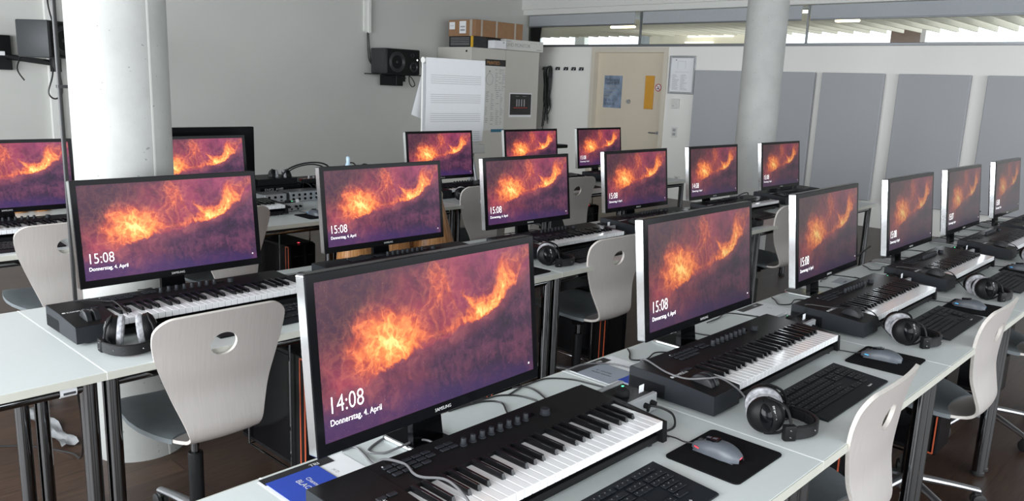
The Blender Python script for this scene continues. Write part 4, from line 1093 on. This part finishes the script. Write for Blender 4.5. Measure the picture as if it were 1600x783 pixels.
# coat hooks and the hanging cables
for k, y in enumerate((8.40, 8.12, 7.945, 7.785, 7.627)):
    t = thing('coat_hook', 'dark metal coat hook, %s of the row on the wall left of the door' % ORD[k], 'hook', (XW-0.001, y, 1.858), 0, 'coat hooks')
    obj('hook_plate', MB().box(-0.008, 0, -0.045, 0.045, -0.025, 0.025, 0.003), 'matte_black', t)
    b = MB()
    for s in (-0.025, 0.025): b.tube([(-0.008, s, 0.01), (-0.035, s, 0.0), (-0.040, s, -0.018), (-0.03, s, -0.028), (-0.02, s, -0.02)], 0.006, 8)
    obj('hook_prong', b, 'satin_metal', t)
b = MB(); random.seed(5)
for k in range(16):
    o1 = random.uniform(-0.05, 0.05); o2 = random.uniform(-0.03, 0.03); xx = 8.47-random.uniform(0, 0.06); zb = random.uniform(0.85, 1.3)
    b.tube([(xx, 8.29+o1, zb), (xx, 8.30+o2, 1.30), (xx, 8.31+o2, 1.60), (xx-0.005, 8.30+0.03+o2*0.5, 1.82), (8.48, 8.26, 1.895), (xx, 8.22-o2*0.4, 1.82), (xx, 8.23-o1*0.5, 1.55), (xx, 8.24+o1, 1.25), (xx, 8.25+o2*1.6, zb+0.1)], 0.0075, 6, sub=4)
tag(obj('cable_bundle', b, 'cable_black'), 'thick bundle of black cables hanging on the wall beside the cupboard', 'cable bundle')

# ------------------------------------------------------------------ tall cupboard with boxes
CF = 8.10
t = thing('cupboard', 'tall pale grey two door cupboard in the far corner', 'cupboard', (6.53, CF, 0))
obj('cupboard_body', MB().box(0, 1.49, 0.02, 0.74, 0, 2.087, 0.002), 'cabinet_paint', t)
obj('door', MB().box(0.003, 0.722, 0, 0.019, 0.06, 2.083, 0.002), 'cabinet_paint', t)
obj('door', MB().box(0.728, 1.487, 0, 0.019, 0.06, 2.083, 0.002), 'cabinet_paint', t)
obj('hinge_pin', MB().cyl((-0.001, 0.10, 2.03), (-0.008, 0.10, 2.03), 0.014), 'matte_black', t)
t = thing('scale_poster', 'tall narrow music theory poster with diagrams on the cupboard door', 'poster', (6.815, CF-0.001, 0.88))
obj('poster_sheet', MB().box(0, 0.438, -0.003, 0, 0, 1.0), 'white_paint', t)
obj('header_band', MB().box(0, 0.438, -0.0045, -0.003, 0.955, 1.05), 'print_black', t)
b = MB(); b.text('PRINTED', 0.07, Matrix.Translation((0.03, -0.005, 0.975)) @ Matrix.Rotation(PI/2, 4, 'X'), depth=0.0004); obj('header_lettering', b, 'warm_orange', t, fix=False)
b = MB(); random.seed(9)
TF = Matrix.Rotation(PI/2, 4, 'X')
for k in range(30):
    z = 0.90-k*0.028
    for x in ((0.22, 0.30, 0.37) if k < 12 else (0.03, 0.14, 0.25, 0.34)):
        if random.random() < 0.8: b.box(x, x+random.uniform(0.02, 0.07), -0.0038, -0.003, z, z+0.009)
obj('printed_text', b, 'ink_grey', t); b = MB()
b.tube([(0.10+0.075*math.cos(a), -0.0035, 0.76+0.085*math.sin(a)) for a in [2*PI*k/20 for k in range(20)]], 0.003, 5, closed=True, smooth=False)
b.box(0.085, 0.115, -0.0038, -0.003, 0.86, 0.89); obj('diagram_print', b, 'ink_grey', t)
obj('footer_band', MB().box(0.16, 0.438, -0.0045, -0.003, -0.03, 0.015), 'cover_blue', t)
t = thing('studio_picture', 'small dark picture with white border on the right cupboard door', 'picture', (7.378, CF-0.001, 1.11))
obj('white_border', MB().box(-0.012, 0.495, -0.003, 0, -0.035, 0.335), 'paper', t)
obj('picture_print', MB().box(0, 0.482, -0.005, -0.003, 0, 0.32), 'print_black', t)
b = MB()
for x in (0.14, 0.19, 0.25, 0.31): b.box(x, x+0.025, -0.0056, -0.005, 0.13, 0.24)
b.box(0.12, 0.2, -0.0056, -0.005, 0.285, 0.29); b.box(0.28, 0.36, -0.0056, -0.005, 0.285, 0.29); obj('picture_figures', b, 'ink_grey', t)
obj('picture_stripe', MB().box(0.08, 0.40, -0.0056, -0.005, 0.105, 0.115), 'red_print', t)
zc = 2.0875
t = thing('cardboard_box', 'long brown parcel with white tape bands on top of the pile', 'box', (6.58, CF-0.02, 2.245), 0, 'boxes on the cupboard')
obj('carton', MB().box(0, 1.01, 0, 0.58, 0, 0.235, 0.004), 'cardboard', t)
for x in (0.11, 0.42, 0.82): obj('tape_band', MB().box(x, x+0.035, -0.001, 0.02, 0.0, 0.236), 'tape', t)
obj('tape_band', MB().box(-0.001, 0.01, 0.07, 0.12, 0, 0.235), 'tape', t)
obj('shipping_label', MB().box(-0.002, -0.0005, 0.20, 0.34, 0.04, 0.215), 'paper', t)
obj('shipping_label', MB().box(-0.002, -0.0005, 0.44, 0.56, 0.10, 0.205), 'paper', t)
b = MB(); b.box(-0.003, -0.002, 0.22, 0.32, 0.075, 0.10); b.box(-0.003, -0.002, 0.22, 0.32, 0.125, 0.145); b.box(-0.003, -0.002, 0.46, 0.54, 0.15, 0.155); obj('label_print', b, 'ink_grey', t)
t = thing('cardboard_box', 'black and yellow printed box at the left end of the cupboard top', 'box', (6.54, CF, zc), 0, 'boxes on the cupboard')
obj('carton', MB().box(0, 0.30, 0.0, 0.50, 0, 0.155, 0.003), 'print_black', t)
obj('yellow_edge', MB().box(-0.001, 0.022, -0.001, 0.03, 0, 0.156), 'yellow_card', t)
b = MB()
for z in (0.125, 0.10, 0.075, 0.05, 0.03): b.box(-0.0015, -0.0005, 0.06, 0.46, z, z+0.006)
obj('box_print', b, 'ink_grey', t)
t = thing('cardboard_box', 'dark box behind the little white carton on the cupboard', 'box', (6.86, CF+0.03, zc), 0, 'boxes on the cupboard')
obj('carton', MB().box(0, 0.30, 0, 0.5, 0, 0.15, 0.003), 'print_black', t)
obj('box_print', MB().box(0.02, 0.1, -0.001, 0, 0.03, 0.1), 'kb_side', t)
t = thing('cardboard_box', 'little white carton in front of the dark box', 'box', (6.88, CF-0.12, zc), 0, 'boxes on the cupboard')
obj('carton', MB().box(0, 0.25, 0.0, 0.14, 0, 0.115, 0.003), 'paper', t)
obj('box_print', MB().box(0.18, 0.21, -0.001, 0, 0.085, 0.095), 'ink', t)
t = thing('cardboard_box', 'long white monitor carton at the right end of the cupboard top', 'box', (7.175, CF-0.05, zc), 0, 'boxes on the cupboard')
obj('carton', MB().box(0, 0.87, 0, 0.5, 0, 0.155, 0.003), 'white_paint', t)
b = MB(); b.text('UHD MONITOR', 0.075, Matrix.Translation((0.03, -0.001, 0.05)) @ TF, depth=0.0004)
b.text('Samsung', 0.03, Matrix.Translation((0.03, -0.001, 0.12)) @ TF, depth=0.0004); b.box(0.72, 0.84, -0.001, 0, 0.02, 0.032)
for x in (0.58, 0.65, 0.70, 0.77): b.box(x, x+0.012, -0.001, 0, 0.115, 0.125)
obj('box_print', b, 'ink_grey', t, fix=False)

# ------------------------------------------------------------------ flip chart with music staves
t = thing('flip_chart', 'white flip chart with printed music staves on grey legs', 'flip chart', (3.10, 5.10, 0))
obj('board', MB().box(0.0, 0.75, 0.03, 0.05, 0.98, 1.76, 0.004), 'white_paint', t)
obj('clamp_bar', MB().lathe([(0.028, 0), (0.028, 0.77)], 16, Matrix.Translation((-0.01, 0.02, 1.765)) @ Matrix.Rotation(PI/2, 4, 'Y')), 'white_paint', t)
b = MB()
b.grid(lambda i, j: (0.0+0.755*i/10, -0.012-0.012*math.sin(j/12*PI)+0.012*(j/12), 1.79-0.775*j/12), 10, 12)
b.grid(lambda i, j: (0.0+0.755*i/10, 0.028, 1.79-0.775*j/12), 10, 12)
sheet = obj('paper_sheet', b, 'paper', t)
b = MB(); b.add([(0.02, 0.045, 1.7), (0.3, 0.045, 1.7), (0.3, 0.10, 1.15), (-0.055, 0.12, 1.27)], [(0, 1, 2, 3)]); b.add([(0.02, 0.047, 1.7), (0.3, 0.047, 1.7), (0.3, 0.102, 1.15), (-0.055, 0.122, 1.27)], [(0, 1, 2, 3)])
obj('folded_sheet', b, 'paper', t)
b = MB()
for st in range(4):
    for k in range(5):
        z = 1.635-st*0.175-k*0.0185; b.box(0.05, 0.69, -0.0285, -0.0275, z, z+0.0028)
obj('stave_lines', b, 'ink_grey', sheet)
obj('pen_tray', MB().box(0.0, 0.75, -0.05, 0.05, 0.90, 0.985, 0.004), 'white_paint', t)
for x0, x1, y1 in ((0.10, 0.0, -0.12), (0.65, 0.75, -0.12), (0.375, 0.375, 0.75)):
    obj('leg', MB().cyl((x0, 0.04, 1.75 if y1 > 0 else 0.92), (x1, y1, 0.0), 0.014), 'satin_metal', t)
obj('centre_post', MB().box(0.66, 0.70, 0.05, 0.08, 0.3, 0.95), 'satin_metal', t)

# ------------------------------------------------------------------ wall speakers
def make_speaker():
    t = thing('wall_speaker', '', 'loudspeaker')
    W_, H_, D_ = 0.60, 0.345, 0.34
    b = MB(); b.box(-W_/2, W_/2, 0, D_, 0, H_, 0.012, seg=2); obj('cabinet', b, 'speaker_grey', t)
    b = MB(); b.box(-W_/2+0.01, W_/2-0.01, -0.012, 0.004, 0.01, H_-0.01, 0.006); ba = obj('baffle', b, 'matte_black', t)
    def drv(x, z, r, nm):
        M = Matrix.Translation((x, -0.0125, z)) @ Matrix.Rotation(PI/2, 4, 'X')
        b = MB(); b.lathe([(r*1.12, 0.0), (r*1.12, 0.006), (r*1.0, 0.009), (r*0.94, 0.004), (r*0.86, 0.007), (r*0.80, 0.001), (r*0.30, -0.010), (r*0.28, -0.004), (0.002, 0.003)], 36, M, cap=False)
        obj(nm, b, 'cone', t)
    drv(-0.115, 0.165, 0.125, 'woofer'); drv(0.18, 0.105, 0.062, 'midrange_cone'); drv(0.155, 0.265, 0.030, 'tweeter')
    obj('status_light', MB().lathe([(0.011, 0), (0.008, 0.004)], 14, Matrix.Translation((0.245, -0.0125, 0.205)) @ Matrix.Rotation(PI/2, 4, 'X')), 'led_white', t)
    return t
sp = make_speaker(); sp['group'] = 'wall loudspeakers'
place(sp, (5.51, 8.40, 1.655), math.radians(0), 'black loudspeaker on its shelf bracket left of the flip chart')
o = place(sp, (1.10, 8.05, 1.66), math.radians(34), 'black loudspeaker on a wall arm left of the thick column')
t = thing('speaker_bracket', 'black shelf bracket with wires under the speaker by the flip chart', 'bracket', (5.51, 8.40, 1.655))
obj('shelf_plate', MB().box(-0.40, 0.40, -0.03, 0.36, -0.014, -0.001, 0.003), 'matte_black', t)
b = MB(); b.box(-0.10, 0.02, 0.02, 0.40, -0.16, -0.014, 0.006); b.cyl((0.06, 0.1, -0.10), (0.06, 0.1, -0.014), 0.05); obj('swivel_block', b, 'matte_black', t)
obj('wall_arm', MB().box(-0.04, 0.04, 0.38, 0.449, -0.12, -0.06), 'matte_black', t)
b = MB(); b.tube([(-0.38, 0.0, 0.0), (-0.30, -0.005, 0.34)], 0.004); b.tube([(0.38, 0.0, 0.0), (0.29, -0.005, 0.22)], 0.004); obj('retaining_wire', b, 'cable_black', t)
tag(obj('cable', MB().tube([(5.195, 8.80, 2.21), (5.20, 8.79, 1.95), (5.22, 8.76, 1.80), (5.30, 8.60, 1.63), (5.45, 8.45, 1.62), (5.55, 8.38, 1.60)], 0.008, 6).tube([(5.215, 8.80, 2.21), (5.23, 8.79, 1.95), (5.24, 8.74, 1.78), (5.36, 8.58, 1.61), (5.50, 8.42, 1.60)], 0.008, 6), 'cable_black'), 'black cables dropping from the white trunking to the speaker', 'cable', 'wall cables')
tag(obj('cable', MB().tube([(5.62, 8.40, 1.64), (5.60, 8.37, 1.55), (5.65, 8.37, 1.49), (5.70, 8.37, 1.52), (5.66, 8.38, 1.60), (5.62, 8.40, 1.64)], 0.007, 6), 'cable_black'), 'small black cable loop under the speaker by the flip chart', 'cable', 'wall cables')
t = thing('wall_bracket', 'long black wall arm carrying the speaker at the upper left', 'bracket', (0.72, 8.8, 1.70))
obj('wall_plate', MB().box(-0.10, 0.06, -0.03, 0.049, -0.17, 0.17, 0.004), 'matte_black', t)
obj('plate_sticker', MB().box(-0.06, 0.0, -0.031, -0.03, -0.03, 0.01), 'paper', t)
b = MB(); b.cyl((0.02, -0.02, -0.04), (0.28, -0.60, -0.09), 0.028); b.cyl((0.28, -0.60, -0.17), (0.28, -0.60, -0.042), 0.05)
obj('arm_bar', b, 'matte_black', t)
tag(obj('cable', MB().tube([(0.97, 8.2, 1.64), (0.95, 8.15, 1.50), (0.90, 8.14, 1.33), (0.95, 8.13, 1.27), (1.02, 8.14, 1.33), (1.02, 8.17, 1.50), (0.98, 8.2, 1.62)], 0.008, 6), 'cable_black'), 'black cable loop hanging under the upper left speaker', 'cable', 'wall cables')
tag(obj('cable', MB().tube([(1.10, 8.45, 1.95), (1.12, 8.6, 2.05), (1.15, 8.78, 2.25), (1.16, 8.79, 2.6)], 0.008, 6).tube([(0.80, 8.6, 1.74), (0.74, 8.3, 1.70), (0.66, 8.2, 1.55), (0.70, 8.15, 1.44)], 0.007, 6), 'cable_black'), 'black cables trailing from the upper left speaker to the trunking', 'cable', 'wall cables')

# ------------------------------------------------------------------ large display and gear behind the back row
t = thing('large_display', 'large switched off black display behind the second monitor of the back row', 'display', (-0.13, 4.36, 0.7405))
obj('panel', MB().box(0, 1.11, 0, 0.05, 0.06, 0.495, 0.005), 'bezel_black', t)
obj('dark_screen', MB().box(0.03, 1.08, -0.001, 0.001, 0.09, 0.465), 'gloss_black', t)
obj('stand', MB().box(0.42, 0.62, 0.0, 0.20, 0, 0.012, 0.003).box(0.49, 0.55, 0.02, 0.05, 0.01, 0.07), 'matte_black', t)
t = thing('rack_unit', 'black rack unit with knobs and lettering behind the back row', 'rack unit', (0.98, 4.30, 0.7405))
obj('rack_case', MB().box(0, 0.46, 0, 0.30, 0, 0.095, 0.003), 'matte_black', t)
obj('rack_front', MB().box(0.0, 0.46, -0.004, 0, 0.05, 0.09), 'gloss_black', t)
b = MB(); b.text('ENGL AMP', 0.03, Matrix.Translation((0.03, -0.005, 0.06)) @ TF, depth=0.0003); obj('rack_lettering', b, 'ink_grey', t, fix=False)
obj('rack_top_unit', MB().box(0.0, 0.30, 0.02, 0.28, 0.095, 0.14, 0.003), 'matte_black', t)
for k, (x, y, w_) in enumerate(((1.10, 4.18, 0.26), (0.90, 4.15, 0.16))):
    t = thing('patch_box', 'small grey box with rows of sockets, %s of the black rack' % ('in front' if k == 0 else 'left end'), 'patch box', (x, y-0.05, 0.7405), 0, 'patch boxes behind the back row')
    obj('box_case', MB().box(0, w_, 0, 0.14, 0, 0.07, 0.003), 'satin_metal', t)
    b = MB()
    for i in range(5):
        for j in range(2):
            if 0.03+i*0.045 < w_-0.02: b.cyl((0.03+i*0.045, 0.001, 0.02+j*0.028), (0.03+i*0.045, -0.004, 0.02+j*0.028), 0.009, n=12)
    obj('socket', b, 'gloss_black', t)
t = thing('patch_bay', 'long black patch bay stuffed with plugs behind the back row', 'patch bay', (1.30, 4.28, 0.7405))
obj('bay_case', MB().box(0, 0.62, 0, 0.34, 0, 0.105, 0.004).box(0, 0.62, 0, 0.02, 0.0, 0.13), 'matte_black', t)
b = MB(); random.seed(21)
for i in range(16):
    b.cyl((0.03+i*0.037, 0.03, 0.105), (0.03+i*0.037, 0.03, 0.125+random.uniform(0, 0.03)), 0.008, n=8)
obj('plug', b, 'satin_metal', t)
obj('green_tag', MB().box(0.50, 0.56, -0.006, 0, 0.02, 0.04), 'led_green', t)
obj('red_strip', MB().box(0.05, 0.40, 0.10, 0.13, 0.106, 0.118), 'red_print', t)
b = MB()
for i in range(12):
    x = 0.02+i*0.05; r_ = random.uniform(0.02, 0.07)
    b.tube([(x, 0.02, 0.10), (x+0.02, -0.02, 0.06+r_), (x+0.05, -0.03, 0.05), (x+0.08, -0.01, 0.08+r_*0.5), (x+0.10, 0.03, 0.11)], 0.004, 5, sub=4)
b.tube([(-0.15, 0.1, 0.11), (-0.06, 0.08, 0.20), (0.10, 0.08, 0.235), (0.25, 0.08, 0.21), (0.32, 0.08, 0.10)], 0.006, 6)
b.tube([(-0.10, 0.12, 0.11), (-0.03, 0.1, 0.19), (0.12, 0.1, 0.22), (0.24, 0.1, 0.19), (0.30, 0.1, 0.10)], 0.005, 6)
b.tube([(0.35, 0.05, 0.10), (0.38, 0.05, 0.20), (0.46, 0.05, 0.22), (0.50, 0.05, 0.15), (0.42, 0.05, 0.10)], 0.005, 6)
b.tube([(0.52, 0.05, 0.10), (0.54, 0.05, 0.20), (0.60, 0.05, 0.19), (0.58, 0.05, 0.10)], 0.005, 6)
obj('patch_lead', b, 'cable_black', t)
o = place(phones, (1.20, 4.42, 0.838), 1.2, 'black headphones lying on top of the rack unit behind the back row')
o = thing('water_bottle', 'pale blue plastic water bottle standing behind the second monitor of the middle row', 'bottle', (1.44, 3.94, 0.7405))
obj('bottle_body', MB().lathe([(0.03, 0), (0.033, 0.01), (0.033, 0.20), (0.026, 0.245), (0.013, 0.27), (0.012, 0.285)], 20), 'bottle_plastic', o)
obj('bottle_cap', MB().lathe([(0.014, 0.285), (0.014, 0.305), (0.008, 0.315)], 16), 'bottle_plastic', o)
# grey lectern with a black tray behind the back row
t = thing('lectern', 'grey lectern with black top tray between the last back row monitors', 'lectern', (4.22, 4.75, 0))
obj('lectern_body', MB().box(0, 0.42, 0, 0.35, 0, 0.80, 0.006), 'cabinet_paint', t)
obj('top_tray', MB().box(-0.03, 0.52, -0.03, 0.38, 0.95, 0.985, 0.008).box(0.02, 0.40, 0.02, 0.33, 0.80, 0.95), 'matte_black', t)

# ------------------------------------------------------------------ wooden drums
def drum(label, x, y, z, h, r, top=0.85, group='wooden drums'):
    t = thing('hand_drum', label, 'drum', (x, y, z), random.uniform(0, 1), group)
    obj('drum_shell', MB().lathe([(r*0.80, 0), (r*0.93, h*0.18), (r, h*0.42), (r*0.97, h*0.62), (r*top, h*0.95)], 28), 'drum_wood', t)
    obj('drum_head', MB().lathe([(r*top*1.03, h*0.93), (r*top*1.05, h*0.985), (r*top*0.98, h)], 28), 'skin_drum', t)
    b = MB()
    for zz in (0.90,): b.tube([((r*top+0.008)*math.cos(a), (r*top+0.008)*math.sin(a), h*zz) for a in [2*PI*k/20 for k in range(20)]], 0.006, 6, closed=True, smooth=False)
    obj('rim_ring', b, 'chrome', t)
    return t
drum('tall wooden conga drum, rightmost of the three between the desk rows', 1.51, 3.16, 0, 0.90, 0.165, 0.45)
drum('tall wooden conga drum in the middle of the three between the desk rows', 1.205, 3.16, 0, 0.82, 0.125, 0.7)
drum('tall wooden conga drum, leftmost of the three behind the second monitor', 0.94, 3.16, 0, 0.80, 0.12, 0.7)
for i, x in enumerate((-0.50, -0.385, -0.265)):
    drum('small orange wooden drum behind the first back row monitor, %s of three' % ORD[i], x, 4.62, 0.7405, 0.18, 0.055, 0.98, 'small wooden drums')

# ------------------------------------------------------------------ odds and ends
b = MB(); b.grid(lambda i, j: (-0.775+i*0.017+0.006*math.sin(j*1.3), 2.86+j*0.045, 0.010+0.008*math.sin(i*1.7+j*1.1)), 4, 12)
tag(obj('foil_strip', b, 'silver_paint'), 'crumpled silver foil strip on the floor left of the thick column', 'foil strip')
cable('black cable hanging down behind the first middle row desks to the foil strip', [(-0.90, 2.42, 0.70), (-0.885, 2.36, 0.60), (-0.86, 2.34, 0.42), (-0.82, 2.45, 0.22), (-0.78, 2.62, 0.05), (-0.77, 2.80, 0.006), (-0.90, 3.0, 0.005), (-1.25, 3.25, 0.005)], 0.004)
t = thing('rail_tag', 'pale paper tag with black print on the rail of the leftmost middle row desk', 'tag', (-1.087, 1.7045, 0.688))
b = MB(); b.tube([(-0.022, 0, 0), (0.022, 0, 0)], 0.0165, 16, smooth=False); obj('tag_paper', b, 'paper', t)
obj('tag_print', MB().box(-0.014, 0.018, -0.0172, -0.0160, -0.006, 0.001), 'ink', t)
